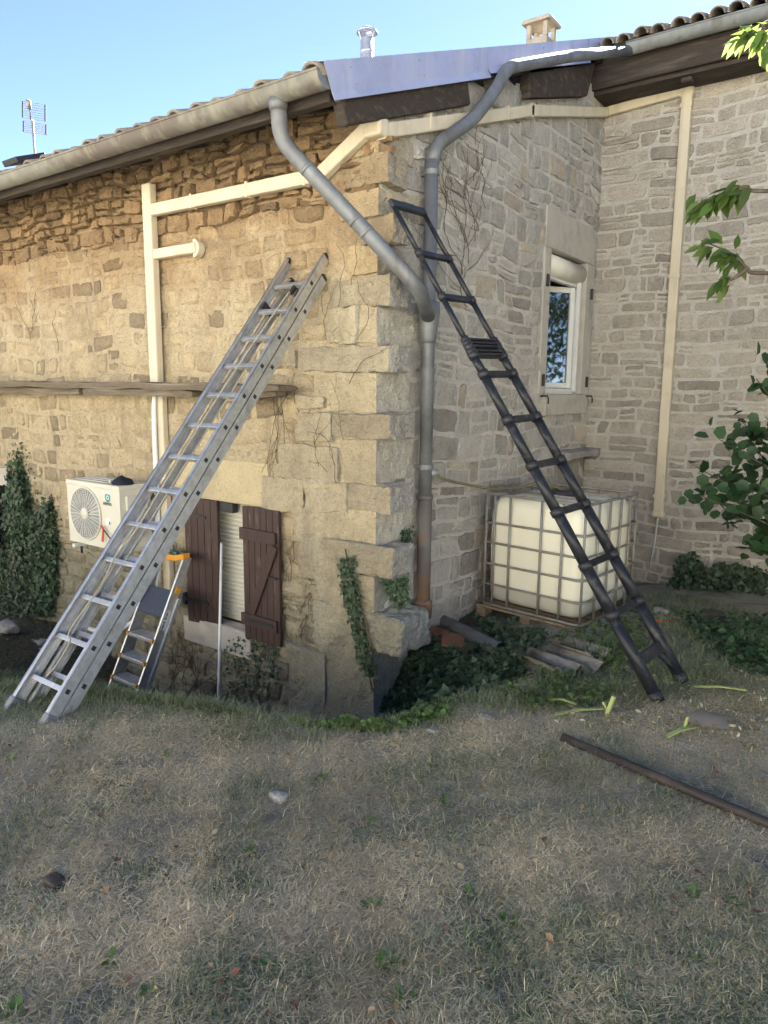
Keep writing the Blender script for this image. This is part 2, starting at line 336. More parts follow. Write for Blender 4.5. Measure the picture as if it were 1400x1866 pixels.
# leaves: one mesh of many small folded leaves
SHAPES = {
    'ovate': ([(0, 0), (-.30, .35), (-.26, .68), (0, 1.0), (.26, .68), (.30, .35)], [(0, 3, 2, 1), (0, 5, 4, 3)]),
    'round': ([(0, 0), (-.42, .28), (-.40, .70), (0, .98), (.40, .70), (.42, .28)], [(0, 3, 2, 1), (0, 5, 4, 3)]),
    'long': ([(0, 0), (-.19, .30), (-.20, .62), (0, 1.05), (.20, .62), (.19, .30)], [(0, 3, 2, 1), (0, 5, 4, 3)]),
    'ivy': ([(0, 0), (-.5, .12), (-.28, .42), (0, .95), (.28, .42), (.5, .12)], [(0, 3, 2, 1), (0, 5, 4, 3)]),
}
def leaf_mesh(name, P, D, N, size, material, parent, shape='ovate', fold=.25, tints=None, kind=None):
    P, D, N = (np.asarray(q, float) for q in (P, D, N)); n = len(P)
    D /= np.linalg.norm(D, axis=1)[:, None]; N = N - (N * D).sum(1)[:, None] * D; N /= np.linalg.norm(N, axis=1)[:, None] + 1e-9
    S = np.cross(D, N); pts, fs = SHAPES[shape]; size = np.broadcast_to(np.asarray(size, float), (n,))
    vs = np.empty((n, len(pts), 3))
    curl = RNG.uniform(-.25, .12, n)
    for i, (x, y) in enumerate(pts):
        vs[:, i] = P + size[:, None] * (S * x + D * y + N * (abs(x) * fold + curl[:, None] * y * y))
    F = (np.arange(n)[:, None, None] * len(pts) + np.array(fs)[None]).reshape(-1, 4)
    if tints is None: tints = RNG.uniform(.65, 1.35, (n, 1)) * np.array([[1, 1, 1]]) * (1 + RNG.uniform(-.1, .1, (n, 3)))
    o = mesh_obj(name, vs.reshape(-1, 3), F.astype(np.int32), material, parent, False, np.repeat(tints, len(pts), 0))
    if kind: o['kind'] = kind
    return o
def in_poly(px, py, poly):
    poly = np.asarray(poly, float); r = np.zeros(len(px), bool); j = len(poly) - 1
    for i in range(len(poly)):
        xi, yi = poly[i]; xj, yj = poly[j]
        c = ((yi > py) != (yj > py)) & (px < (xj - xi) * (py - yi) / (yj - yi + 1e-12) + xi); r ^= c; j = i
    return r
def poly_px(poly, n):
    poly = np.asarray(poly, float); lo, hi = poly.min(0), poly.max(0); out = []
    while len(out) < n:
        q = RNG.uniform(lo, hi, (n * 2, 2)); q = q[in_poly(q[:, 0], q[:, 1], poly)]; out += q.tolist()
    return np.array(out[:n])

# ------------------------------------------------------------------ ground
LAWN = .73
YC = 4.19                                    # the rear wing's wall plane
LIP = np.array([(-30, -22), (-6, -5.5), (-3, -3.2), (-1.2, -2.22), (-.92, -2.0), (-.55, -1.86), (-.2, -1.78), (.12, -1.64), (.62, -1.46), (.98, -1.30), (1.1, -1.0), (1.28, -.62),
                (1.55, -.18), (2.0, .05), (2.2, .6), (2.45, 1.3), (3.2, 2.2), (6, 3.2), (30, 3.6)])
WALLP = np.array([(-30, 0), (-7, 0), (-5.8, 0), (-4.5, 0), (-3.5, 0), (-2.6, 0), (-1.8, 0), (-.7, 0), (0, 0), (0, .5), (0, 1.5), (0, YC), (.8, YC), (2, YC), (4, YC), (30, YC)], float)
WALLZ = np.array([-.3, -.3, -.28, -.13, -.32, -.47, -.46, -.3, -.10, .40, .50, .34, .33, .42, .5, .6])
def poly_dist(X, Y, L, vals=None):
    best = np.full(X.shape, 1e9); bv = np.zeros(X.shape)
    for i in range(len(L) - 1):
        a, b = L[i], L[i + 1]; d = b - a; t = np.clip(((X - a[0]) * d[0] + (Y - a[1]) * d[1]) / (d @ d), 0, 1)
        q = np.hypot(X - a[0] - t * d[0], Y - a[1] - t * d[1]); k = q < best; best = np.where(k, q, best)
        if vals is not None: bv = np.where(k, vals[i] + t * (vals[i + 1] - vals[i]), bv)
    return best, bv
def lip_side(X, Y): return np.interp(X, LIP[:, 0], LIP[:, 1])     # LIP is a function of X
def snoise(X, Y, s, o=0.0):
    return (np.sin(X * s + 1.3 * o) * np.cos(Y * s * 1.13 - o) + .6 * np.sin(X * s * 2.1 - Y * s * 1.7 + o * 2) + .4 * np.cos(X * s * 3.7 + Y * s * 3.1 + o)) / 2
def ground_z(X, Y):
    X = np.asarray(X, float); Y = np.asarray(Y, float)
    dl, _ = poly_dist(X, Y, LIP); dw, zw = poly_dist(X, Y, WALLP, WALLZ)
    beyond = Y > lip_side(X, Y)
    inside = ((X < 0) & (Y > 0)) | (Y > YC)
    t = np.clip(dl / (dl + dw + 1e-6), 0, 1); t = np.where(inside, 1, t)
    leftish = np.clip((1.2 - X) / .8, 0, 1)
    e = leftish * (1 - (1 - t) ** 2.0) + (1 - leftish) * (t * t * (3 - 2 * t))
    z = LAWN + .022 * snoise(X, Y, 2.2, 1.0) + .01 * snoise(X, Y, 7.0, 3.0)
    zz = z * (1 - e) + (zw + .03 * snoise(X, Y, 3.1, 2.0)) * e
    bounce_hill = np.clip((-5.5 - Y) / 24.0, 0, 1)            # invented rise behind the camera, added to bounce sunlight onto walls and lawn
    return np.where(beyond, zz, z) + 11.0 * bounce_hill * bounce_hill * (3 - 2 * bounce_hill)
def gz(x, y): return float(ground_z(np.array([x]), np.array([y]))[0])
def PGa(px, py):           # pixels -> ground: coarse ray march, then bisection
    px = np.asarray(px, float); py = np.asarray(py, float)
    D = _f[None] + _R[None] * ((px - PCX) / FPX)[:, None] - _U[None] * ((py - PCY) / FPX)[:, None]
    lo = np.full(len(px), 1.2); hi = np.full(len(px), 12.0); found = np.zeros(len(px), bool)
    for t in np.arange(1.2, 12, .08):
        P = CAM + D * t; b_ = (P[:, 2] < ground_z(P[:, 0], P[:, 1])) & ~found
        hi[b_] = t; found |= b_; lo = np.where(found, lo, t)
        if found.all(): break
    for _ in range(9):
        m_ = (lo + hi) / 2; P = CAM + D * m_[:, None]; b_ = P[:, 2] < ground_z(P[:, 0], P[:, 1]); hi = np.where(b_, m_, hi); lo = np.where(b_, lo, m_)
    res = CAM + D * hi[:, None]; res[:, 2] = ground_z(res[:, 0], res[:, 1]); return res
def PG(x, y): return PGa([x], [y])[0]

def bare(X, Y): return np.clip((.55 * snoise(X, Y, 3.3, 9.0) + .45 * snoise(X, Y, 8.5, 4.0) + .25 * snoise(X, Y, 19.0, 1.0) - .12) * 3.2, 0, 1) * np.clip((Y + 5.0) / 1.0, 0, 1)
def axis(lo, hi, st, far):
    a = list(np.arange(lo, hi + 1e-6, st)); s = st; x = hi
    while x < far: s *= 1.35; x += s; a.append(x)
    s = st; x = lo
    while x > -far: s *= 1.35; x -= s; a.insert(0, x)
    return np.array(a)
gx, gy = axis(-7, 4.5, .06, 220), axis(-4.6, 4.4, .06, 220)
GX, GY = np.meshgrid(gx, gy, indexing='ij'); GZ = ground_z(GX, GY)
nx_, ny_ = GX.shape; idx = np.arange(nx_ * ny_).reshape(nx_, ny_)
gf = np.stack([idx[:-1, :-1], idx[1:, :-1], idx[1:, 1:], idx[:-1, 1:]], -1).reshape(-1, 4)
def ground_mat():
    mt = bpy.data.materials.new('dry_lawn_soil'); mt.use_nodes = True; N = mt.node_tree.nodes; L = mt.node_tree.links; b = N['Principled BSDF']
    geo = N.new('ShaderNodeNewGeometry'); pos = geo.outputs['Position']
    def noise(s, d=6, r=.65):
        n = N.new('ShaderNodeTexNoise'); n.inputs['Scale'].default_value = s; n.inputs['Detail'].default_value = d; n.inputs['Roughness'].default_value = r; L.new(pos, n.inputs['Vector']); return n.outputs['Fac']
    def rng(f, a, c):
        r = N.new('ShaderNodeMapRange'); r.inputs[1].default_value = a; r.inputs[2].default_value = c; L.new(f, r.inputs[0]); return r.outputs[0]
    def mix(f, a, c):
        x = N.new('ShaderNodeMix'); x.data_type = 'RGBA'; L.new(f, x.inputs[0])
        for s, k in ((a, 6), (c, 7)):
            if hasattr(s, 'type'): L.new(s, x.inputs[k])
            else: x.inputs[k].default_value = (*s, 1)
        return x.outputs[2]
    lawn = mix(rng(noise(40, 4), .35, .65), (.40, .38, .315), (.52, .50, .43))
    lawn = mix(rng(noise(1.5), .50, .66), lawn, (.18, .18, .085))
    dirt = mix(rng(noise(18), .35, .65), (.075, .06, .045), (.13, .105, .08))
    a = N.new('ShaderNodeAttribute'); a.attribute_name = 'tint'; sp = N.new('ShaderNodeSeparateColor'); L.new(a.outputs['Color'], sp.inputs[0])
    lawn = mix(sp.outputs[1], lawn, mix(rng(noise(30), .35, .65), (.25, .22, .17), (.34, .305, .245)))
    L.new(mix(sp.outputs[0], lawn, dirt), b.inputs['Base Color']); b.inputs['Roughness'].default_value = .95; b.inputs['Specular IOR Level'].default_value = .15
    bp = N.new('ShaderNodeBump'); bp.inputs['Strength'].default_value = .8; bp.inputs['Distance'].default_value = .03; L.new(noise(60, 8), bp.inputs['Height']); L.new(bp.outputs[0], b.inputs['Normal'])
    return mt
dirtm = np.clip((GY - lip_side(GX, GY) - .15) / .5, 0, 1); dirtm = dirtm * np.clip((.9 - GX) / .8, 0.35, 1)
ground = mesh_obj('ground', np.stack([GX, GY, GZ], -1).reshape(-1, 3), gf.astype(np.int32), ground_mat(), None, True, np.stack([dirtm, bare(GX, GY), 0 * dirtm], -1).reshape(-1, 3), centre=False)
tag(ground, kind='structure')

# ------------------------------------------------------------------ stone walls
def warp(u, v, s): return u + .022 * math.sin(v * 4.1 + s) + .012 * math.sin(u * 7 + v * 9 + s), v + .020 * math.sin(u * 2.3 + s * 2) + .014 * math.sin(u * 6.1 + s) + .006 * math.sin(v * 11 + u * 13)
SP = [-1, -.95, -.5, .02, .48, .95, 1]; TP = [-1, -.91, -.3, .3, .91, 1]
def stone_patch(c, relief, seed, gap, rough=.35, sink=.02):
    r = random.Random(seed)
    (x0, y0), (x1, y1), (x2, y2), (x3, y3) = c
    cx, cy = (x0 + x1 + x2 + x3) / 4, (y0 + y1 + y2 + y3) / 4
    def ins(x, y):
        dx, dy = cx - x, cy - y; L = math.hypot(dx, dy) + 1e-9
        k = gap * (1 + r.uniform(-.5, .9)); return x + math.copysign(min(k, abs(dx) * .5), dx), y + math.copysign(min(k * .9, abs(dy) * .5), dy)
    q = [ins(*p) for p in c]; ta, tb = r.uniform(-.5, .5), r.uniform(-.5, .6); vs = []; k = r.uniform(.04, .42)
    for t in TP:
        for s in SP:
            ss = s * math.sqrt(max(0, 1 - k * .5 * t * t)) / math.sqrt(1 - k * .0); tt = t * math.sqrt(max(0, 1 - k * .5 * s * s))
            a, b = (ss + 1) / 2, (tt + 1) / 2
            u = (1 - b) * ((1 - a) * q[0][0] + a * q[1][0]) + b * ((1 - a) * q[3][0] + a * q[2][0])
            v = (1 - b) * ((1 - a) * q[0][1] + a * q[1][1]) + b * ((1 - a) * q[3][1] + a * q[2][1])
            edge = max(abs(s), abs(t))
            n1 = mnoise.noise(Vector((u * 16, v * 16, seed * .37))); n2 = mnoise.noise(Vector((u * 40, v * 40, seed * .61)))
            if edge >= .999:
                h = -sink; u += .020 * n1; v += .018 * n2
            else: h = relief * (.62 + .38 * (1 - edge ** 3) + ta * .45 * s + tb * .45 * t + rough * n1 + rough * .5 * n2); u += .014 * n1; v += .012 * n2
            vs.append((u, v, h))
    w = len(SP); fs = [(j * w + i, j * w + i + 1, (j + 1) * w + i + 1, (j + 1) * w + i) for j in range(len(TP) - 1) for i in range(w - 1)]
    return vs, fs
def courses(u0, u1, v0, v1, hr, wr, seed, holes, keep=None, split=.25):
    r = random.Random(seed); v = v0; cells = []
    while v < v1:
        h = r.uniform(*hr); u = u0 - r.uniform(0, .2)
        while u < u1:
            w = r.uniform(*wr) * (1 if r.random() > .2 else .6)
            parts = [(u, u + w, v, v + h)]
            q = r.random()
            if q < split: k = v + h * r.uniform(.38, .62); parts = [(u, u + w, v, k), (u, u + w, k, v + h)]
            elif q < split + .1 and w > .25: k = u + w * r.uniform(.4, .6); kk = v + h * r.uniform(.4, .6); parts = [(u, k, v, v + h), (k, u + w, v, kk), (k, u + w, kk, v + h)]
            for a, b, c, d in parts:
                bad = False
                for (ha, hb, hc, hd) in holes:
                    if a < hb and b > ha and c < hd and d > hc:
                        opts = [(hb - a, 'l'), (b - ha, 'r'), (hd - c, 'b'), (d - hc, 't')]; k = min(opts)
                        if k[1] == 'l': a = hb
                        elif k[1] == 'r': b = ha
                        elif k[1] == 'b': c = hd
                        else: d = hc
                if b - a < .05 or d - c < .035: bad = True
                if keep and not keep((a + b) / 2, (c + d) / 2): bad = True
                if not bad: cells.append((a, b, c, d))
            u += w
        v += h
    return cells
STONES = {}
def lay(cells, tf, flip, group, material, parent, relief, gap, tintf, seed, rough=.35, sm=True):
    for i, (a, b, c, d) in enumerate(cells):
        cs = [warp(*p, seed) for p in ((a, c), (b, c), (b, d), (a, d))]
        rl = relief((a + b) / 2, (c + d) / 2, i) if callable(relief) else relief
        vs, fs = stone_patch(cs, rl, seed * 1000 + i, gap, rough)
        if flip: fs = [f[::-1] for f in fs]
        W = [tf(*p) for p in vs]
        pr = [proj(W[k]) for k in (0, 6, -7, -1)]
        ar = 0
        if all(p[2] > .1 for p in pr):
            xs = [min(max(p[0], 0), 1400) for p in pr]; ys = [min(max(p[1], 0), 1866) for p in pr]
            ar = abs(sum(xs[k] * ys[j] - xs[j] * ys[k] for k, j in ((0, 1), (1, 3), (3, 2), (2, 0)))) / 2
        STONES.setdefault(group, []).append((ar, W, fs, material, parent, tintf((a + b) / 2, (c + d) / 2, i), sm))
def flush_stones(group, limit=300):
    L = sorted(STONES[group], key=lambda q: -q[0]); rest = {}
    for k, (ar, W, fs, mt, par, tn, sm) in enumerate(L):
        if k < limit and ar > 60: mesh_obj('stone', W, fs, mt, par, sm, tn)
        else: rest.setdefault((par.name, mt.name, sm), []).append((W, fs, mt, par, tn))
    for key_, q in rest.items():
        v, f, t = [], [], []
        for W, fs, mt, par, tn in q:
            k = len(v); v += W; f += [tuple(i + k for i in g) for g in fs]; t += [tn] * len(W)
        o = mesh_obj('small_stones', v, f, q[0][2], q[0][3], key_[2], t); o['kind'] = 'stuff'
def wall_sheet(name, u0, u1, v0, vtop, tf, flip, holes, material, parent, amp=.008, st=.035, seed=0, rec=None):
    us = np.arange(u0, u1 + st * .5, st); us[-1] = u1; vm = max(vtop(u) for u in (u0, u1)); vs_ = np.arange(v0, vm + st * .5, st)
    verts = []; faces = []; nu, nv = len(us), len(vs_)
    hu = [sorted(set(h[:2])) for h in holes]
    for i, u in enumerate(us):
        top = vtop(u)
        for j, v in enumerate(vs_):
            uu, vv = u, min(v, top)
            for (a, b, c, d) in holes:      # snap the grid to the opening's edges
                if c - st < vv < d + st:
                    for e in (a, b):
                        if abs(uu - e) < st * .55: uu = e
                if a - st < uu < b + st:
                    for e in (c, d):
                        if abs(vv - e) < st * .55: vv = e
            h = amp * (mnoise.noise(Vector((u * 5, v * 5, seed))) + .8 * mnoise.noise(Vector((u * 17, v * 17, seed + 3))))
            if rec: h -= rec(u, v)
            verts.append(tf(uu, vv, h))
    for i in range(nu - 1):
        for j in range(nv - 1):
            cu, cv = (us[i] + us[i + 1]) / 2, (vs_[j] + vs_[j + 1]) / 2
            if vs_[j] >= vtop(us[i]) and vs_[j] >= vtop(us[i + 1]): continue
            if any(a < cu < b and c < cv < d for (a, b, c, d) in holes): continue
            f = (i * nv + j, (i + 1) * nv + j, (i + 1) * nv + j + 1, i * nv + j + 1)
            faces.append(f[::-1] if flip else f)
    return mesh_obj(name, verts, faces, material, parent, True)
tfA = lambda u, v, h: (u, -h, v)
tfB = lambda u, v, h: (h, u, v)
tfC = lambda u, v, h: (u, YC - h, v)

house = thing('stone_house', (0, 0, 0), 'near wing of the rubble stone house with toothed corner stones and low shuttered window', 'house')
rear = thing('stone_house', (.8, YC, .3), 'taller rear wing of pale rubble stone beyond the water tank, at the right', 'house')
ZE = 4.378                                   # verge line: z = ZE + SL*(Y+.705) at X = XF
SL, XF = .393, .12
def roofz(Y): return ZE + SL * (Y + .705)
# openings
W1 = (-2.10, -1.36, .42, 1.53)               # shuttered window on the left wall
W0 = (-6.2, -5.42, .55, 1.34)                # window at the far left edge
b0, b1 = PB(1003, 453), PB(1068, 480); b2 = PB(991, 718)
W2 = (b0[1], b1[1], b2[2], b0[2])            # window on the right wall
topA = lambda u: 4.55
topB = lambda u: 4.16 + SL * (u + .48)
wA = wall_sheet('left_wall', -9, 0, -1.0, topA, tfA, False, [W1, W0], M['mortarA'], house, .014, .04, 1, rec=lambda u, v: .055 * min(1, max(0, (v - 3.82 + .22 * mnoise.noise(Vector((u * 1.7, v * 2.5, 4)))) / .16)))
wB = wall_sheet('right_wall', 0, YC, -.6, topB, tfB, False, [W2], M['mortarB'], house, .010, .035, 2)
wC = wall_sheet('courtyard_wall', -.3, 7.5, -.2, lambda u: 6.0, tfC, False, [], M['mortarB'], rear, .010, .045, 3)
rr = random.Random(5)
# left wall: courses almost flush with the render, bare rubble under the eave
QX = -.62
def tA(u, v, i):
    r = random.Random(i * 7 + 1); k = r.uniform(.84, 1.12)
    if v > 3.78: k *= r.uniform(.72, 1.08); return (k * .96, k * .89, k * .82)
    q = r.random()
    if q < .10: return (.70 * k, .68 * k, .66 * k)
    if q < .18: return (.82 * k, .79 * k, .76 * k)
    if v < .9: k *= .95
    return (1.12 * k, 1.10 * k, 1.03 * k)
lowR = lambda u, v, i: .003 + .004 * random.Random(i).random() + (.014 if v < .9 else 0) + (.012 if u > -1.0 else 0)
lintel1 = (-2.45, -1.08, 1.53, 1.90)
holesA = [W1, W0, lintel1, (-2.2, -1.30, .17, .42), (-6.3, -5.35, 1.34, 1.56)]
cellsA = courses(-7.2, QX, -.9, 3.80, (.15, .215), (.17, .42), 21, holesA, split=.08)
lay(cellsA, tfA, False, 'near', M['stoneA'], wA, lowR, .016, tA, 1, .30)
cellsT = courses(-7.2, -.12, 3.80, 4.46, (.085, .16), (.11, .30), 22, [], split=.3)
lay(cellsT, tfA, False, 'near', M['stoneA'], wA, lambda u, v, i: .012 + .05 * random.Random(i).random(), .012, tA, 2, .7, False)
# dark backing seen between the loose stones under the eave is the recessed wall top
# right wall
def tB(u, v, i):
    r = random.Random(i * 13 + 5); k = r.uniform(.80, 1.15); q = r.random()
    if q < .07: return (1.06 * k, .98 * k, .88 * k)
    if q < .13: return (.78 * k, .76 * k, .76 * k)
    return (k, k, k * 1.01)
lint2 = (W2[0] - .16, W2[1] + .22, W2[3], W2[3] + .38); sill2 = (W2[0] - .16, W2[1] + .10, W2[2] - .22, W2[2])
jl2 = (W2[0] - .16, W2[0], W2[2], W2[3]); jr2 = (W2[1], W2[1] + .24, W2[2], W2[3])
ledge = (3.25, YC, 1.05, 1.85)
cellsB = courses(.36, YC - .02, -.5, 5.95, (.09, .23), (.12, .44), 31, [W2, lint2, sill2, jl2, jr2, (3.25, YC, 1.05, 1.85)], keep=lambda u, v: v < topB(u) - .06, split=.30)
lay(cellsB, tfB, False, 'near', M['stoneB'], wB, lambda u, v, i: .007 + .018 * random.Random(i).random(), .010, tB, 3, .6, False)
def tC(u, v, i):
    r = random.Random(i * 17 + 3); k = r.uniform(.80, 1.12)
    if r.random() < .12: k *= .8
    kk = .88 if v < 1.3 else 1.0
    return (k * 1.03 * kk, k * .98 * kk, k * .93 * kk)
cellsC = courses(.02, 4.2, -.1, 5.9, (.08, .20), (.13, .50), 41, [], split=.25)
lay(cellsC, tfC, False, 'rear', M['stoneB'], wC, lambda u, v, i: .007 + .020 * random.Random(i).random(), .010, tC, 4, .6, False)
flush_stones('near', 300); flush_stones('rear', 300)

# quoins: every second block is left projecting (toothing)
QY = [(232, 282, 0, 640), (282, 341, 1, 600), (343, 396, 0, 625), (397, 446, 1, 655), (447, 500, 0, 640), (502, 560, 1, 610), (561, 627, 0, 630), (628, 677, 1, 548), (679, 753, 0, 600),
      (755, 800, 1, 612), (801, 880, 0, 625), (882, 930, 1, 640), (931, 990, 0, 625), (992, 1048, 1, 640), (1049, 1118, 0, 650), (1117, 1182, 1, 660), (1184, 1330, 0, 592)]
QR = {282: 713, 397: 723, 502: 717, 628: 714, 755: 716, 882: 718, 992: 724, 1117: 738}
QD = {282: .20, 397: .17, 502: .22, 628: .24, 755: .26, 882: .28, 992: .24, 1117: .34}
for k, (y0, y1, pr_, xl) in enumerate(QY):
    z1, z0 = PA(682, y0)[2] - .004, PA(682, y1)[2] + .004
    if y1 > 1300: z0 = -.75
    xl_ = PA(xl, (y0 + y1) / 2)[0]
    r = random.Random(k * 3 + 1); kk = r.uniform(.86, 1.1)
    tn = (kk * .82, kk * .82, kk * .84) if pr_ else (kk * 1.06, kk * 1.05, kk * 1.02)
    if y0 < 450: tn = tuple(q * w for q, w in zip(tn, (.95, .87, .78)))
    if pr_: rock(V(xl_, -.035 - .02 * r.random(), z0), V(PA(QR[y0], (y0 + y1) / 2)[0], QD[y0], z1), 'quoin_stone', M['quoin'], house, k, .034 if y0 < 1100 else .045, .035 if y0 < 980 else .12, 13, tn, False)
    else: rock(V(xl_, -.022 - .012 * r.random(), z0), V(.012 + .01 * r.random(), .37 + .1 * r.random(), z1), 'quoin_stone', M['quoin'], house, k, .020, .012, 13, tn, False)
# larger ashlar blocks beside the quoins on the left wall (lower right part)
for k, (x0, y0, x1, y1) in enumerate([(600, 560, 655, 628), (505, 636, 546, 672), (545, 720, 598, 745), (545, 752, 610, 800), (510, 815, 620, 868), (482, 872, 560, 925), (562, 878, 640, 925), (536, 932, 634, 985),
                                      (556, 985, 645, 1050), (580, 1052, 632, 1110), (578, 1110, 655, 1180), (530, 1190, 599, 1300)]):
    a, b = PA(x0, y1), PA(x1, y0); r = random.Random(k); kk = r.uniform(.86, 1.08) 
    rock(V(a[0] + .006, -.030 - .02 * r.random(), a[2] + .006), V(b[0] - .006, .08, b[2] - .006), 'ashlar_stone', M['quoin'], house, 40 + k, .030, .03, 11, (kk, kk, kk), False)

# window surrounds, sills, lintels
def slab(name, a, b, mt, par, bevel=.008): return MB().box(V(*a), V(*b)).build(name, mt, par, bevel=bevel)
slab('lintel', (lintel1[0], -.016, 1.535), (lintel1[1], .10, 1.90), M['plasterY'], house)
slab('window_sill', (-2.2, -.045, .17), (-1.31, .12, .415), M['concrete'], house, .015)
for nm, a, b in (('window_reveal', (W1[0] - .04, .012, .42), (W1[0], .22, 1.53)), ('window_reveal', (W1[1], .012, .42), (W1[1] + .04, .22, 1.53))): slab(nm, a, b, M['plasterY'], house, 0)
slab('lintel', (-6.3, -.02, 1.345), (-5.35, .1, 1.56), M['concrete'], house)
MB().box(V(-6.2, .20, .55), V(-5.42, .24, 1.34)).build('window_pane', M['glass'], house)
slab('window_reveal', (-5.46, .012, .55), (-5.42, .2, 1.34), M['concrete'], house, 0)
slab('lintel', (-.1, lint2[0], lint2[2] + .003), (.022, lint2[1], lint2[3]), M['concrete'], house)
slab('window_jamb', (-.16, jl2[0], W2[2]), (.020, jl2[1], W2[3]), M['concrete'], house)
slab('window_jamb', (-.16, jr2[0], W2[2]), (.020, jr2[1], W2[3]), M['concrete'], house)
slab('window_sill', (-.16, sill2[0] + .12, sill2[2]), (.05, sill2[1], sill2[3] - .003), M['concrete'], house)
for yy in (jl2[0] + .06, jr2[0] + .14):
    for zz in (W2[2] + .14, W2[3] - .32): MB().box(V(.02, yy - .012, zz - .06), V(.05, yy + .012, zz + .06)).build('shutter_hinge', M['dark'], house, bevel=.006)
for yy in (W2[0] - .10, W2[1] + .17): MB().tube([V(.0, yy, W2[2] - .02), V(.09, yy, W2[2] - .02), V(.10, yy, W2[2] - .05), V(.10, yy, W2[2] - .10)], .009, 6).build('shutter_hook', M['dark'], house)
# window on the right wall: roller box, frame, one sash standing open inwards
wy0, wy1, wz0, wz1 = W2
box_ = MB().tube([V(-.09, wy0 + .005, wz1 - .125), V(-.09, wy1 - .005, wz1 - .125)], .112, 20); box_.build('roller_box', M['blind'], house, True)
wf = MB().box(V(-.13, wy0, wz0), V(-.07, wy0 + .05, wz1 - .2)).box(V(-.13, wy1 - .05, wz0), V(-.07, wy1, wz1 - .2)).box(V(-.13, wy0 + .05, wz0), V(-.07, wy1 - .05, wz0 + .06)).box(V(-.13, wy0 + .05, wz1 - .26), V(-.07, wy1 - .05, wz1 - .2))
wfo = wf.build('window_frame', M['white'], house, bevel=.004)
for yy in (wy1 - .06,): MB().box(V(-.06, yy - .02, wz0 + .03), V(-.02, yy + .02, wz1 - .2)).build('blind_guide', M['white'], wfo, bevel=.003)
def sash(h, ang, w, sgn, name='sash'):
    c, s = math.cos(ang), math.sin(ang); d = V(-s, sgn * c, 0); n = V(c, sgn * s, 0)
    z0, z1 = wz0 + .065, wz1 - .265; mb = MB(); mid = (z0 + z1) / 2
    for a in (.03, w - .03): mb.obox(h + d * a + V(0, 0, mid), d * .03, n * .028, V(0, 0, (z1 - z0) / 2))
    for zz in (z0 + .03, z1 - .03): mb.obox(h + d * w / 2 + V(0, 0, zz), d * (w / 2 - .06), n * .026, V(0, 0, .03))
    so = mb.build(name, M['white'], wfo, bevel=.004)
    MB().obox(h + d * w / 2 + V(0, 0, mid), d * (w / 2 - .06), n * .006, V(0, 0, (z1 - z0) / 2 - .06)).build('pane', M['glass'], wfo)
hw = (wy1 - wy0 - .1) / 2
sash(V(-.10, wy1 - .05, 0), math.radians(35), hw * 2, -1)
room = MB().box(V(-2.2, 1.6, 1.4), V(-2.1, 4.15, 4.9)).box(V(-2.2, 1.5, 1.4), V(-.2, 1.6, 4.9)).box(V(-2.2, 4.1, 1.4), V(-.2, 4.18, 4.9)).box(V(-2.2, 1.6, 1.3), V(-.17, 4.1, 1.4)).box(V(-2.2, 1.6, 4.6), V(-.17, 4.1, 4.7))
room.build('room', M['interior'], house)
# basement window: roller blind slats
bl = MB().box(V(W1[0], .145, .42), V(W1[1], .15, 1.53)).build('roller_blind', M['blind'], house)
zz = .46
while zz < 1.40:
    MB().add([(W1[0] + .02, .140, zz), (W1[1] - .03, .140, zz), (W1[1] - .03, .122, zz + .014), (W1[0] + .02, .122, zz + .014), (W1[1] - .03, .124, zz + .030), (W1[0] + .02, .124, zz + .030), (W1[1] - .03, .140, zz + .0385), (W1[0] + .02, .140, zz + .0385)],
             [(0, 1, 2, 3), (3, 2, 4, 5), (5, 4, 6, 7)]).build('slat', M['blind'], bl); zz += .04
MB().box(V(W1[0], .09, 1.42), V(W1[1], .144, 1.52)).build('blind_box', M['blind'], bl, bevel=.01)
MB().box(V(W1[1] - .03, .08, .42), V(W1[1], .138, 1.42)).build('blind_guide', M['white'], bl)
MB().box(V(-1.70, -.005, 1.44), V(-1.53, .06, 1.525)).build('latch_plate', M['dark'], house, bevel=.004)
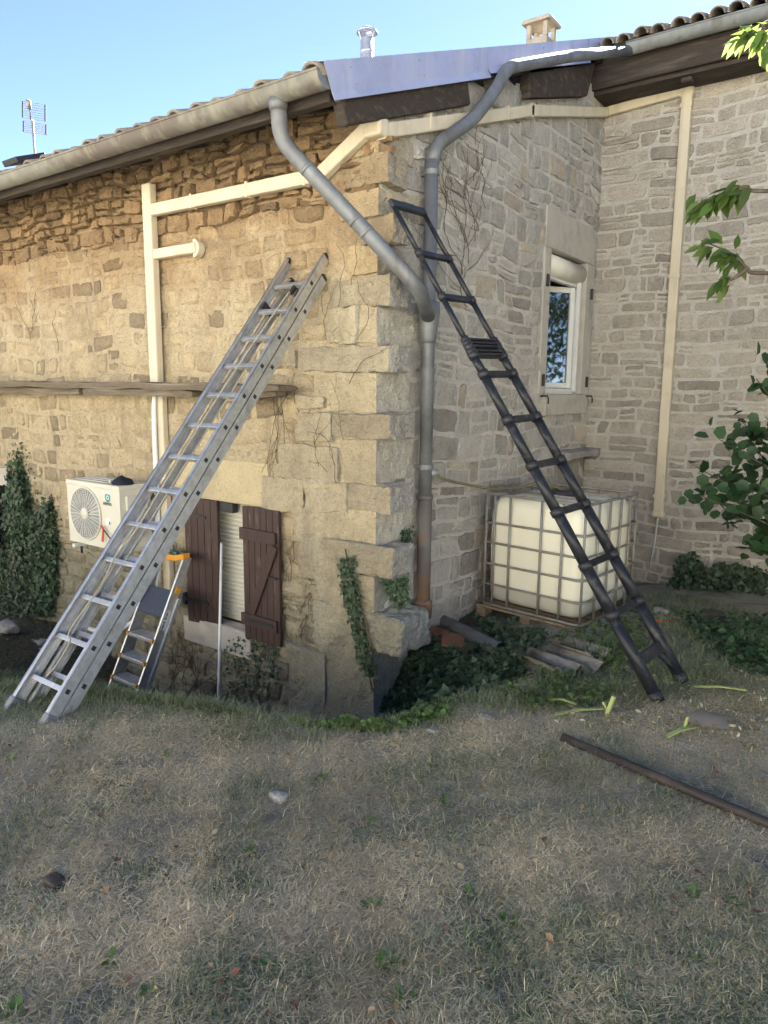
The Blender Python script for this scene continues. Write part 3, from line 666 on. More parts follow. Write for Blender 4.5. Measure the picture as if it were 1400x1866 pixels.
# shutters of tongue-and-groove boards
def shutter(x0, x1, z0, z1, y, n, brace, sw):
    w = (x1 - x0) / n; root = None; hinge = x0
    def R_(x, yy, z): dx = x - hinge; return V(hinge + dx * math.cos(sw) + (yy) * math.sin(sw), y - dx * math.sin(sw) + yy * math.cos(sw), z)
    def bx(a, b):
        c = [(a[0] + b[0]) / 2, (a[1] + b[1]) / 2, (a[2] + b[2]) / 2]; hx, hy, hz = [(b[i] - a[i]) / 2 for i in range(3)]
        return MB().obox(R_(*c), V(math.cos(sw), -math.sin(sw), 0) * hx, V(math.sin(sw), math.cos(sw), 0) * hy, V(0, 0, hz))
    core = bx((x0 + .002, -.006, z0 + .004), (x1 - .002, .010, z1 - .004)).build('shutter', M['shutter'], house)
    for i in range(n): bx((x0 + i * w + .0025, -.018, z0 + .003 * (i % 2)), (x0 + (i + 1) * w - .0025, .014, z1)).build('board', M['shutter'], core, bevel=.003)
    if brace:
        for zz in (z1 - .23, z0 + .18): bx((x0 - .015, -.045, zz - .05), (x1 - .02, -.0185, zz + .05)).build('ledge', M['shutter'], core, bevel=.004)
        a, b = R_(x0 + .10, -.030, z0 + .235), R_(x1 - .04, -.030, z1 - .29); MB().bar(a, b, .085, .022, (0, 1, 0)).build('brace', M['shutter'], core, bevel=.004)
        bx((x0 + .26, -.035, z0 + .58), (x1 - .02, -.0185, z0 + .595)).build('latch_bar', M['dark'], core)
        bx((x0 + .06, -.052, z0 + .165), (x1 - .06, -.0455, z0 + .195)).build('hinge_strap', M['dark'], core)
    else:
        for zz in (z1 - .16, z0 + .21):
            bx((x0 - .02, -.028, zz - .015), (x0 + .28, -.0185, zz + .015)).build('hinge_strap', M['dark'], core)
            MB().box(V(x0 - .06, y - .03, zz - .06), V(x0 - .012, y + .03, zz + .05)).build('hinge_pin', M['dark'], core, bevel=.01)
shutter(-2.12, -1.70, .375, 1.535, -.035, 5, False, math.radians(-3))
shutter(-1.345, -.915, .385, 1.535, -.050, 6, True, math.radians(1))
# niche slab in the inner corner
rock(V(-.05, 3.22, 1.76), V(.20, YC + .02, 1.86), 'ledge_slab', M['stoneB'], house, 77, .03, .2, 7, (.8, .8, .82))
rock(V(-.04, 3.28, 1.05), V(.006, YC, 1.77), 'niche_back', M['stoneB'], house, 78, .012, .05, 7, (.72, .70, .68))

# ------------------------------------------------------------------ roofs
deckA = MB(); y0, y1 = -.60, 8.0
deckA.add([(-9.2, y0, roofz(y0) - .10), (XF - .012, y0, roofz(y0) - .10), (XF - .012, y1, roofz(y1) - .10), (-9.2, y1, roofz(y1) - .10), (-9.2, y0, roofz(y0) - .055), (XF - .012, y0, roofz(y0) - .055), (XF - .012, y1, roofz(y1) - .055), (-9.2, y1, roofz(y1) - .055)],
          [(3, 2, 1, 0), (4, 5, 6, 7), (0, 1, 5, 4), (1, 2, 6, 5), (2, 3, 7, 6), (3, 0, 4, 7)])
deckA.build('roof_deck', M['oldwood'], house)
def tile_mesh(r0, r1, L):
    vs, fs = [], []; n = 8
    for rr_, off in ((1.0, 0), (.82, 0)):
        for y, r in ((0, r0), (L, r1)):
            for j in range(n + 1):
                th = math.pi * j / n; vs.append((-r * rr_ * math.cos(th), y, r * rr_ * math.sin(th)))
    m_ = n + 1
    for j in range(n):
        fs += [(j, j + 1, m_ + j + 1, m_ + j), (2 * m_ + j + 1, 2 * m_ + j, 3 * m_ + j, 3 * m_ + j + 1), (j + 1, j, 2 * m_ + j, 2 * m_ + j + 1)]
    me = bpy.data.meshes.new('roof_tile'); me.from_pydata(vs, [], fs); me.update(); me.polygons.foreach_set('use_smooth', [True] * len(fs)); me.materials.append(M['tile']); return me
TM = tile_mesh(.088, .072, .42)
def eave_row(par, x0, x1, sp, y, zf, slope, r, sc=1.0):
    x = x0
    while x < x1:
        o = link(bpy.data.objects.new('roof_tile', TM)); o.parent = par
        o.location = V(x + r.uniform(-.012, .012), y + r.uniform(-.02, .02), zf + r.uniform(-.006, .01)) - wloc(par); o.rotation_euler = (math.atan(slope), r.uniform(-.05, .05), r.uniform(-.04, .04)); o.scale = (sc, 1, sc); x += sp
def cover(par, x0, x1, y0, y1, z0, slope, sp):
    n = int((x1 - x0) / sp * 8); vs = []; fs = []; rows = int((y1 - y0) / .36)
    for j in range(rows + 1):
        for e in (0, 1):
            y = y0 + j * .36 + (e * .36 if e else 0)
            for i in range(n + 1):
                x = x0 + (x1 - x0) * i / n; vs.append((x, y, z0 + slope * (y - y0) + .045 * abs(math.sin(math.pi * (x - x0) / sp)) ** .8 + (.012 if not e else 0)))
    w = n + 1
    for j in range(2 * (rows + 1) - 1):
        for i in range(n): fs.append((j * w + i, j * w + i + 1, (j + 1) * w + i + 1, (j + 1) * w + i))
    mesh_obj('roof_covering', vs, fs, M['tile'], par, True)
cover(house, -9.2, XF - .02, -.28, 8.0, roofz(-.28) - .075, SL, .21)
eave_row(house, -5.9, .06, .212, -.69, roofz(-.69) - .085, SL, rr)
# fascia beam and gable timbers
zf = roofz(-.6) - .105
MB().box(V(-9, -.57, 4.215), V(.05, -.50, zf)).build('fascia_board', M['oldwood'], house, bevel=.008)
for k in range(11):
    x = -7.2 + k * .68; MB().bar(V(x, -.44, 4.325), V(x, .3, roofz(.3) - .17), .09, .12).build('rafter', M['oldwood'], house)
MB().bar(V(.055, -.50, roofz(-.50) - .24), V(.055, 1.02, roofz(1.02) - .26), .085, .25, (0, 0, 1)).build('verge_beam', M['oldwood'], house, bevel=.015)
MB().add([(.012, 2.05, 5.03), (.012, 3.40, 5.46), (.012, 3.62, 5.92), (.012, 2.05, 5.30), (.11, 2.05, 5.03), (.11, 3.40, 5.46), (.11, 3.62, 5.92), (.11, 2.05, 5.30)],
         [(0, 1, 2, 3), (7, 6, 5, 4), (0, 4, 5, 1), (1, 5, 6, 2), (2, 6, 7, 3), (3, 7, 4, 0)]).build('verge_beam', M['oldwood'], house, bevel=.012)
rock(V(-.05, 1.05, 4.63), V(.05, 1.46, 4.90), 'gable_stone', M['stoneB'], house, 90, .02, .08, 6, (.85, .84, .82)); rock(V(-.05, 1.50, 4.83), V(.05, 2.03, 5.10), 'gable_stone', M['stoneB'], house, 91, .02, .08, 6, (.9, .89, .86))
MB().bar(V(.09, -.55, roofz(-.55) - .205), V(.09, 4.3, roofz(4.3) - .205), .04, .05).build('verge_board', M['oldwood'], house)
# metal flashing in three lapped sheets with rivets
fh = .205
def fl(Y): return V(XF, Y, roofz(Y))
ends = [(-.705, 1.29), (1.27, 3.35), (3.33, 4.25)]
for k, (a, b) in enumerate(ends):
    x = XF + .004 * k; za, zb = roofz(a), roofz(b)
    ka = a + .075 if k == 0 else a
    lower = [(x, ka, za + .03 - fh), (x + .012, b, zb - fh)]
    pts = [(x, a, za), (x, b, zb), (x, b, zb - fh + .03), (x, ka, za + .03 - fh + .03), (x + .022, ka, za + .03 - fh - .02), (x + .022, b, zb - fh - .02), (x - .16, a, za + .028), (x - .16, b, zb + .028)]
    if k == 0:
        arc = [(x, a + .02 + .06 * math.sin(t), za - .03 - .13 * (t / 1.5)) for t in (0, .4, .8, 1.2)]
    mb = MB().add(pts, [(3, 2, 1, 0), (4, 5, 2, 3), (0, 1, 7, 6)])
    sh = mb.build('flashing_sheet', M['flash'], house)
    md = sh.modifiers.new('thick', 'SOLIDIFY'); md.thickness = .003
    for y in np.arange(a + .25, b - .1, .75):
        for dz in (-.045, -.145):
            yy = y + (.06 if dz < -.1 else 0); c = V(x + .003, yy, roofz(yy) + dz)
            MB().tube([c, c + V(.004, 0, 0)], [.008, .006], 8).build('rivet', M['flash'], house, True)
# rear roof
ZC = float(PA(1157, 100, YC - .5)[2])
zc_e = 5.93
dk = MB()
for (xa, xb, ya) in ((-.5, 7.8, 3.62), ):
    dk.add([(xa, ya, zc_e), (xb, ya, zc_e), (xb, 8.5, zc_e + (8.5 - ya) * SL), (xa, 8.5, zc_e + (8.5 - ya) * SL), (xa, ya, zc_e + .04), (xb, ya, zc_e + .04), (xb, 8.5, zc_e + .04 + (8.5 - ya) * SL), (xa, 8.5, zc_e + .04 + (8.5 - ya) * SL)],
           [(3, 2, 1, 0), (4, 5, 6, 7), (0, 1, 5, 4), (1, 2, 6, 5), (2, 3, 7, 6), (3, 0, 4, 7)])
dk.build('roof_deck', M['oldwood'], rear)
cover(rear, .16, 7.8, 3.80, 8.5, zc_e + .06 + .18 * SL, SL, .19)
eave_row(rear, .22, 4.4, .172, 3.53, zc_e + .020, SL, rr, .82)
MB().box(V(-.05, 3.74, 5.64), V(7.6, 3.79, zc_e)).build('fascia_board', M['oldwood'], rear, bevel=.006)
MB().box(V(.02, 3.80, 5.60), V(7.6, YC - .03, 5.645)).build('soffit_board', M['oldwood'], rear)
for x in (.95, 2.3): MB().box(V(x - .05, 3.82, 5.545), V(x + .05, 3.95, 5.598)).build('rafter_end', M['oldwood'], rear, bevel=.015)
# outer shell of both wings, never seen from the lawn but closing the rooms
MB().box(V(-9.0, .25, -1), V(-8.8, 8, 4.6)).box(V(-9, 7.8, -1), V(.2, 8, 7.4)).build('back_wall', M['concrete'], house)
MB().box(V(7.3, YC + .05, -.2), V(7.5, 8.4, 6.2)).box(V(.2, 8.2, -.2), V(7.5, 8.4, 7.6)).build('back_wall', M['concrete'], rear)

# ------------------------------------------------------------------ gutters and rain pipes
def half_gutter(x0, x1, yc, zc, r, name, material, parent, n=12, thick=.004):
    vs, fs = [], []; xs = [x0, x1]
    for rr_ in (r, r - thick):
        for x in xs:
            for j in range(n + 1):
                th = math.pi + math.pi * j / n; vs.append((x, yc + rr_ * math.cos(th), zc + rr_ * math.sin(th)))
    w = n + 1
    for j in range(n):
        fs += [(j, j + 1, w + j + 1, w + j), (2 * w + j + 1, 2 * w + j, 3 * w + j, 3 * w + j + 1)]
    for k in (0, 1):
        for j in range(n): fs.append((k * w + j, k * w + j + 1, 2 * w + k * w + j + 1, 2 * w + k * w + j))
    return mesh_obj(name, vs, fs, material, parent, True)
gA = thing('roof_gutter', (-2, -.665, 4.25), 'long stained zinc gutter under the tiled eave of the left wall', 'gutter')
GR = .082; gyc = -.665; gzc = 4.325
half_gutter(-9, .105, gyc, gzc, GR, 'trough', M['zincdull'], gA)
MB().tube([V(-9, gyc - GR, gzc + .004), V(.105, gyc - GR, gzc + .004)], .009, 8).build('bead', M['zincdull'], gA, True)
ec = MB(); n = 12
ec.add([(.107, gyc, gzc)] + [(.107, gyc + GR * math.cos(math.pi + math.pi * j / n), gzc + GR * math.sin(math.pi + math.pi * j / n)) for j in range(n + 1)], [(0, j + 1, j + 2) for j in range(n)])
ec.build('end_cap', M['zinc'], gA)
for x in np.arange(-6.6, -.2, .8): MB().bar(V(x, gyc + GR, gzc + .01), V(x, gyc + GR + .07, gzc + .05), .025, .004).build('gutter_bracket', M['zinc'], gA)
gC = thing('roof_gutter', (1.5, 3.64, 5.88), 'flare-lightened zinc gutter along the eave of the rear wing, top right', 'gutter')
gy2, gz2 = 3.63, 5.93
half_gutter(.42, 7.4, gy2, gz2, .085, 'trough', M['zinc_flare'], gC)
MB().tube([V(.42, gy2 - .085, gz2 + .004), V(7.4, gy2 - .085, gz2 + .004)], .009, 8).build('bead', M['zinc_flare'], gC, True)
for x in (.9, 1.7, 2.5): MB().bar(V(x, gy2 + .085, gz2 + .01), V(x, gy2 + .15, gz2 + .05), .025, .004).build('gutter_bracket', M['zinc_flare'], gC)
# pipe from the rear gutter along the verge, swan neck, then down the wall
pr = .050
PX = .105
pipe_top = PB(785, 300, PX); pipe_y = float(np.mean([PB(786, 300, PX)[1], PB(780, 700, PX)[1]]))
dp = thing('rain_downpipe', (PX, pipe_y, .75), 'grey zinc downpipe with swan neck on the right wall, ending in rusty cast iron', 'downpipe')
c0 = V(.44, gy2, gz2 - .045); c1 = PB(1035, 103, .22); c2 = PB(925, 123, .20)
c3 = PB(903, 165, .20); c4 = PB(862, 218, .19); c5 = PB(795, 270, PX + .01); c6 = V(PX, pipe_y, c5[2] - .12)
MB().tube(fillet([c0, c1, c2, c3, c4, c5 + V(0, -.0, .02), c6], .12, 7), pr, 16).build('swan_neck', M['zinc'], dp, True)
zcone = PB(775, 590, PX)[2]; zjoin = PB(772, 535, PX)[2]
MB().tube([c6 + V(0, 0, .03), V(PX, pipe_y, PB(775, 905, PX)[2])], pr, 16).build('pipe', M['zinc'], dp, True)
zr = PB(775, 905, PX)[2]; zb_ = PB(775, 1112, PX)[2]
MB().tube([V(PX, pipe_y, zr + .02), V(PX, pipe_y, zb_)], pr + .006, 16).build('cast_iron_foot', M['rust'], dp, True)['label'] = 'rusty brown cast iron lower pipe'
MB().tube([V(PX, pipe_y, zb_ + .10), V(PX, pipe_y, zb_ + .085), V(PX, pipe_y, zb_ + .07), V(PX, pipe_y, zb_ - .05)], [pr + .006, pr + .024, pr + .026, pr + .02], 16).build('iron_socket', M['rust'], dp, True)
MB().tube([V(PX, pipe_y, zr - .02), V(PX, pipe_y, zr + .01)], pr + .013, 16).build('iron_rim', M['rust'], dp, True)
for yy in (312, 468, 675, 850):
    z = PB(780, yy, PX)[2]; cl = MB().tube([V(PX, pipe_y, z - .018), V(PX, pipe_y, z + .018)], pr + .006, 16); cl.box(V(0, pipe_y - .012, z - .012), V(PX - pr, pipe_y + .012, z + .012)); cl.build('pipe_clamp', M['zinc'], dp)
MB().tube([V(PX, pipe_y, zcone - .14), V(PX, pipe_y, zcone - .11), V(PX, pipe_y, zcone + .08), V(PX, pipe_y, zcone + .16)], [pr + .007, pr + .008, pr + .034, pr + .034], 18).build('cone_fitting', M['zinc'], dp, True)
# diagonal pipe from the front gutter
d0 = PA(507, 190, gyc); d1 = PA(511, 255, -.60); d2 = PB(766, 528, .34); d3 = V(PX + .02, pipe_y - .035, zcone + .05)
dg = thing('rain_downpipe', d0, 'grey zinc pipe slanting from the front gutter across the house corner', 'downpipe')
MB().tube(fillet([d0 + V(0, 0, .02), d1, d2, d3], .15, 7), .051, 16).build('pipe', M['zinc'], dg, True)
dd = (d2 - d1) / np.linalg.norm(d2 - d1)
for t in (.18, .52, .60): p = d1 + (d2 - d1) * t; MB().tube([p - dd * .012, p + dd * .012], .0535, 16).build('seam_band', M['zinc'], dg, True)
MB().tube([d0 + V(0, 0, .03), d0 - V(0, 0, .035)], [.062, .055], 16).build('outlet_collar', M['zinc'], dg, True)
# take-off and hose to the tank
vz = PB(797, 860, .12)
ho = thing('garden_hose', vz, 'thin olive hose running from the downpipe to the white tank', 'hose')
MB().tube([V(PX + .02, pipe_y, vz[2]), V(PX + .02, pipe_y + .14, vz[2])], .022, 12).build('take_off_stub', M['conduit'], ho, True)

# ------------------------------------------------------------------ cream cable trunking
trv = thing('cable_trunking', PA(300, 1060, 0), 'vertical cream plastic trunking with a short capped stub, on the left wall', 'trunking')
tw, td = .115, .07
tx = float(np.mean([PA(279, 345, -.03)[0], PA(291, 690, -.03)[0]]))
zt, zm = PA(279, 338, -.03)[2], PA(292, 700, -.03)[2]
MB().sweep([V(tx, -.035, zt), V(tx, -.035, zm)], tw, td, [(0, -1, 0)] * 2).build('duct', M['pvc'], trv, bevel=.004)
zl_ = PA(300, 1085, -.03)[2]
MB().sweep([V(tx + .012, -.012, zm - .08), V(tx + .012, -.012, zl_)], tw * .88, td * .8, [(0, -1, 0)] * 2).build('lower_duct', M['pvc'], trv, bevel=.004)
MB().box(V(tx - tw * .52, -.012 - td, zm - .10), V(tx + tw * .52, -.012, zm + .02)).build('joint_cover', M['pvc'], trv, bevel=.006)
for k, o_ in enumerate((-.055, -.028)):
    p = [V(tx + o_ * .3, -.085, zm - .02), V(tx + o_ * .8, -.09, zm - .35), V(tx + o_, -.09, zm - 1.1), V(tx + o_ * 1.5, -.10, zl_ + .28), V(tx + o_ * 2.4, -.12, zl_ + .05)]
    MB().tube(smooth_path(p, 6), .016, 8).build('insulated_pipe', M['white'], trv, True)
s0, s1 = PA(290, 465, -.03), PA(366, 452, -.03)
MB().sweep([V(tx + tw * .52, -.035, s0[2]), V(s1[0], -.035, s0[2] + .0)], .085, .062, [(0, -1, 0)] * 2).build('stub_duct', M['pvc'], trv, bevel=.004)
sc_ = V(s1[0] + .01, -.012, s0[2])
MB().add(*(lambda n: ([(sc_[0] - .05 + .075 * math.cos(t), -.012 - .075 * max(0, math.sin(u_)) * 0 - d_, sc_[2] + .075 * math.sin(t)) for d_ in (0, .07) for t in np.linspace(-math.pi * .5, math.pi * .5, n) for u_ in (0,)], [tuple(range(n))[::-1], tuple(range(n, 2 * n))] + [(i, (i + 1) % n, n + (i + 1) % n, n + i) for i in range(n)]))(12)).build('stub_cap', M['pvc'], trv, bevel=.006)
trh = thing('cable_trunking', PA(1203, 935, YC), 'long cream trunking from the left wall round the corner and down the rear wall', 'trunking')
t0 = PA(288, 385, -.03); t1 = PA(592, 322, -.03); t2 = PA(676, 240, -.03)
t3 = PB(706, 236, .03); t4 = PB(962, 203, .03); t5 = V(.03, YC - .03, PB(1098, 200, .03)[2])
t6 = PA(1254, 166, YC - .03); t7 = PA(1204, 938, YC - .03)
oA = -.045; oB = .02
segA = MB().sweep([V(tx + tw * .5, oA, t0[2]), V(t1[0], oA, t1[2]), V(t2[0], oA, t2[2]), V(.02, oA, t2[2] + .012)], .098, .062, [(0, -1, 0)] * 4); segA.build('duct', M['pvc'], trh, bevel=.004)
MB().sweep([V(oB, -.05, t3[2] - .045), V(oB, t4[1], t4[2]), V(oB, t5[1], t5[2])], .098, .062, [(1, 0, 0)] * 3).build('duct', M['pvc'], trh, bevel=.004)
MB().box(V(-.06, -.112, t2[2] - .06), V(.09, -.003, t2[2] + .062)).build('corner_cover', M['pvc'], trh, bevel=.02)
MB().sweep([V(.04, YC - .012, t5[2]), V(t6[0], YC - .012, t6[2] + .01)], .098, .062, [(0, -1, 0)] * 2).build('duct', M['pvc'], trh, bevel=.004)
MB().sweep([V(t6[0], YC - .012, t6[2] + .05), V((t6[0] + t7[0]) / 2, YC - .012, t7[2])], .105, .066, [(0, -1, 0)] * 2).build('drop_duct', M['pvc'], trh, bevel=.004)
xm = (t6[0] + t7[0]) / 2
for t in (.28, .62, .93): c = V(tx + tw * .5, 0, t0[2]) * (1 - t) + V(t1[0], 0, t1[2]) * t; MB().box(c + V(-.012, oA - .066, -.056), c + V(.012, oA, .056)).build('clip', M['pvc'], trh, bevel=.003)
for t in (.2, .5, .78): c = V(0, .1, t3[2] + .03) * (1 - t) + V(0, t4[1], t4[2]) * t; MB().box(c + V(oB, -.012, -.056), c + V(oB + .066, .012, .056)).build('clip', M['pvc'], trh, bevel=.003)
MB().box(V(t6[0] - .075, YC - .085, t6[2] - .065), V(t6[0] + .065, YC - .004, t6[2] + .062)).build('elbow_cover', M['pvc'], trh, bevel=.03)
for yy in (200, 505, 905):
    z = PA(1230, yy, YC)[2]; f_ = (z - t7[2]) / (t6[2] - t7[2]); x = xm + (t6[0] - xm) * f_
    MB().box(V(x - .058, YC - .084, z - .02), V(x + .058, YC - .004, z + .02)).build('joint_cover', M['pvc'], trh, bevel=.003)
MB().box(V(xm - .07, YC - .09, t7[2] - .03), V(xm + .07, YC - .004, t7[2] + .05)).build('end_cap', M['pvc'], trh, bevel=.025)
MB().box(V(.005, t4[1] - .02, t4[2] - .06), V(.082, t4[1] + .03, t4[2] + .055)).build('joint_cover', M['pvc'], trh, bevel=.004)
cb = MB().tube(smooth_path([V(xm, YC - .04, t7[2] - .02), V(xm - .02, YC - .04, t7[2] - .35), V(xm - .045, YC - .05, t7[2] - .62)], 6), .011, 8).build('drain_tube', M['conduit'], trh, True)

# ------------------------------------------------------------------ plank shelf on the left wall
def board(name, p, q, w, d, seed, material, parent=None, ref=(0, 0, 1), seg=14, ragged=.012):
    p, q = np.asarray(p, float), np.asarray(q, float); t = q - p; L = np.linalg.norm(t); t /= L
    n = np.asarray(ref, float); n = n - (n @ t) * t; n /= np.linalg.norm(n); b = np.cross(t, n); vs, fs = [], []
    for i in range(seg + 1):
        c = p + t * L * i / seg; e = min(i, seg - i); k = .72 if e == 0 else 1
        for (s, u) in ((-1, -1), (1, -1), (1, 1), (-1, 1)):
            vs.append(c + b * s * w / 2 * k + n * u * d / 2 * k + b * ragged * nz(c * 3 + s, 1, seed) + n * ragged * nz(c * 4 + u, 1, seed + 2))
    for i in range(seg):
        for j in range(4): fs.append((i * 4 + j, i * 4 + (j + 1) % 4, (i + 1) * 4 + (j + 1) % 4, (i + 1) * 4 + j))
    fs += [(3, 2, 1, 0), tuple(seg * 4 + j for j in range(4))]
    return mesh_obj(name, vs, fs, material, parent)
zp = PA(300, 703, -.12)[2]
pl1 = board('plank', V(-6.3, -.15, zp + .012), V(-.73, -.15, zp - .012), .26, .055, 1, M['plank'], seg=40, ragged=.016)
tag(pl1, 'long weathered grey plank fixed flat along the left wall above the window', 'plank')
pl2 = board('plank', V(-3.35, -.16, zp - .062), V(-1.75, -.16, zp - .066), .17, .060, 4, M['plank'], seg=16); tag(pl2, 'short split plank under the middle of the long wall plank', 'plank')
pl3 = board('plank', V(-6.3, -.13, zp - .06), V(-3.50, -.13, zp - .064), .12, .070, 7, M['plank'], seg=20); tag(pl3, 'thick dark batten under the left end of the long wall plank', 'plank')
pl4 = board('plank', V(-1.42, -.15, zp - .070), V(-.80, -.15, zp - .050), .16, .06, 9, M['plank'], seg=10); tag(pl4, 'broken plank piece under the right tip of the long wall plank', 'plank')

# ------------------------------------------------------------------ heat pump outdoor unit
fy = -.45
a0, a1, a2 = PA(121, 874, fy), PA(217, 889, fy), PA(131, 985, fy)
ax0, ax1, az1, az0 = a0[0], a1[0], (a0[2] + a1[2]) / 2, a2[2]
ac = thing('heat_pump_unit', ((ax0 + ax1) / 2, -.25, az0), 'cream outdoor heat pump unit with round fan grille hung on the left wall', 'heat pump')
FC = PA(155, 936, fy - .012); fr = .245
# casing front with a round opening
n = 36; vs = []; fs = []
ring = [(FC[0] + fr * math.cos(2 * math.pi * i / n), FC[2] + fr * math.sin(2 * math.pi * i / n)) for i in range(n)]
def sq(i):
    th = 2 * math.pi * i / n; c, s = math.cos(th), math.sin(th)
    k = min(((ax1 if c > 0 else ax0) - FC[0]) / c if abs(c) > 1e-6 else 9, ((az1 if s > 0 else az0) - FC[2]) / s if abs(s) > 1e-6 else 9)
    return FC[0] + k * c, FC[2] + k * s
vs = [(x, fy, z) for x, z in ring] + [(*[sq(i)[0]], fy, sq(i)[1]) for i in range(n)] + [(ax0, fy, az0), (ax1, fy, az0), (ax1, fy, az1), (ax0, fy, az1), (ax0, -.13, az0), (ax1, -.13, az0), (ax1, -.13, az1), (ax0, -.13, az1)]
fs = [(i, (i + 1) % n, n + (i + 1) % n, n + i) for i in range(n)]
for ci, (cx, cz) in enumerate(((ax0, az0), (ax1, az0), (ax1, az1), (ax0, az1))):
    best = min(range(n), key=lambda i: 0 if False else abs(math.atan2(cz - FC[2], cx - FC[0]) % (2 * math.pi) - (2 * math.pi * (i + .5) / n)))
    fs.append((n + best, n + (best + 1) % n, 2 * n + ci))
o = 2 * n
fs += [(o, o + 4, o + 5, o + 1), (o + 1, o + 5, o + 6, o + 2), (o + 3, o + 7, o + 4, o), (o + 7, o + 6, o + 5, o + 4), (o + 2, o + 6, o + 7, o + 3)]
mesh_obj('casing', vs, fs, M['acbody'], ac)
tp = MB().box(V(ax0 - .006, fy - .008, az1 - .035), V(ax1 + .006, -.125, az1 + .012)); tp_o = tp.build('top_cover', M['acbody'], ac, bevel=.01)
for k in range(3): MB().box(V(ax0 + .06, -.39 + k * .08, az1 + .0125), V(ax1 - .08, -.36 + k * .08, az1 + .018)).build('top_rib', M['acgrille'], tp_o)
MB().add([(FC[0], fy + .10, FC[2])] + [(x, fy + .10, z) for x, z in ring], [(0, 1 + (i + 1) % n, 1 + i) for i in range(n)]).build('fan_recess', M['acdark'], ac)
gr_ = MB()
gr_.tube([V(FC[0] + fr * math.cos(2 * math.pi * i / n), fy - .008, FC[2] + fr * math.sin(2 * math.pi * i / n)) for i in range(n + 1)], .009, 8, False)
gro = gr_.build('fan_grille', M['acbody'], ac, True)
for i in range(36):
    th = 2 * math.pi * (i + .3) / 36; c, s = math.cos(th), math.sin(th); r0 = .05 if i % 2 == 0 else .115
    MB().bar(V(FC[0] + r0 * c, fy - .016, FC[2] + r0 * s), V(FC[0] + fr * c, fy - .006, FC[2] + fr * s), .0085, .006, (0, -1, 0)).build('grille_spoke', M['acgrille'], gro)
for r_ in np.arange(.066, .24, .0165):
    MB().tube([V(FC[0] + r_ * math.cos(2 * math.pi * i / 40), fy - .002, FC[2] + r_ * math.sin(2 * math.pi * i / 40)) for i in range(41)], .0035, 4, False).build('grille_ring', M['acgrille'], gro)
MB().tube([V(FC[0], fy - .012, FC[2]), V(FC[0], fy - .026, FC[2])], [.056, .05], 24).build('grille_hub', M['acbody'], gro, True)
# fan blades behind the grille
for k in range(3):
    th = k * 2.094 + .4; mbk = MB(); pts = []
    for (r_, dt) in ((.05, -.2), (.22, -.55), (.225, .15), (.05, .35)): pts.append((FC[0] + r_ * math.cos(th + dt), fy + .05 + .03 * dt, FC[2] + r_ * math.sin(th + dt)))
    mbk.add(pts, [(0, 1, 2, 3)]).build('fan_blade', M['acdark'], ac)
# logo disc, house mark and name
LG = PA(196.0, 907, fy - .003)
def disc(c, r, y, m_, nm, nn=24, par=ac): return MB().add([(c[0], y, c[2])] + [(c[0] + r * math.cos(2 * math.pi * i / nn), y, c[2] + r * math.sin(2 * math.pi * i / nn)) for i in range(nn)], [(0, 1 + i, 1 + (i + 1) % nn) for i in range(nn)]).build(nm, m_, par)
disc(LG, .042, fy - .002, M['teal'], 'logo_disc')
hs = .022
MB().add([(LG[0] - hs, fy - .003, LG[2] - hs * .8), (LG[0] + hs, fy - .003, LG[2] - hs * .8), (LG[0] + hs, fy - .003, LG[2] + hs * .2), (LG[0], fy - .003, LG[2] + hs * 1.15), (LG[0] - hs, fy - .003, LG[2] + hs * .2)], [(0, 1, 2, 3, 4)]).build('logo_house', M['white'], ac)
hs = .013
MB().add([(LG[0] - hs, fy - .004, LG[2] - hs * .8), (LG[0] + hs, fy - .004, LG[2] - hs * .8), (LG[0] + hs, fy - .004, LG[2] + hs * .2), (LG[0], fy - .004, LG[2] + hs * 1.15), (LG[0] - hs, fy - .004, LG[2] + hs * .2)], [(0, 1, 2, 3, 4)]).build('logo_house', M['teal'], ac)
def text(s, size, mtx, material, name, parent):
    cu = bpy.data.curves.new(name, 'FONT'); cu.body = s; cu.size = size; cu.align_x = 'CENTER'; cu.align_y = 'CENTER'; cu.extrude = .0006; cu.offset = size * .02
    ob = bpy.data.objects.new('tmp_text', cu); col.objects.link(ob); bpy.context.view_layer.update()
    me = bpy.data.meshes.new_from_object(ob.evaluated_get(bpy.context.evaluated_depsgraph_get())); bpy.data.objects.remove(ob)
    me.materials.clear(); me.materials.append(material); me.transform(mtx)
    o = link(bpy.data.objects.new(name, me)); o.parent = parent; o.location = -wloc(parent); return o
tc = PA(196.0, 918.5, fy)
text('HEIWA', .042, Matrix.Translation((tc[0], fy - .002, tc[2])) @ Matrix.Rotation(math.pi / 2, 4, 'X'), M['ink'], 'brand_lettering', ac)
st = PA(198, 951, fy)
MB().box(V(st[0] - .04, fy - .002, st[2] - .032), V(st[0] + .04, fy, st[2] + .032)).build('warning_sticker', M['white'], ac)
MB().add([(st[0] + .008, fy - .003, st[2] - .022), (st[0] + .036, fy - .003, st[2] - .022), (st[0] + .022, fy - .003, st[2] + .014)], [(0, 1, 2)]).build('sticker_symbol', M['ink'], ac)
MB().box(V(st[0] - .07, fy - .004, az1 - .075), V(st[0] + .06, fy, az1 - .055)).build('embossed_bar', M['white'], ac, bevel=.003)
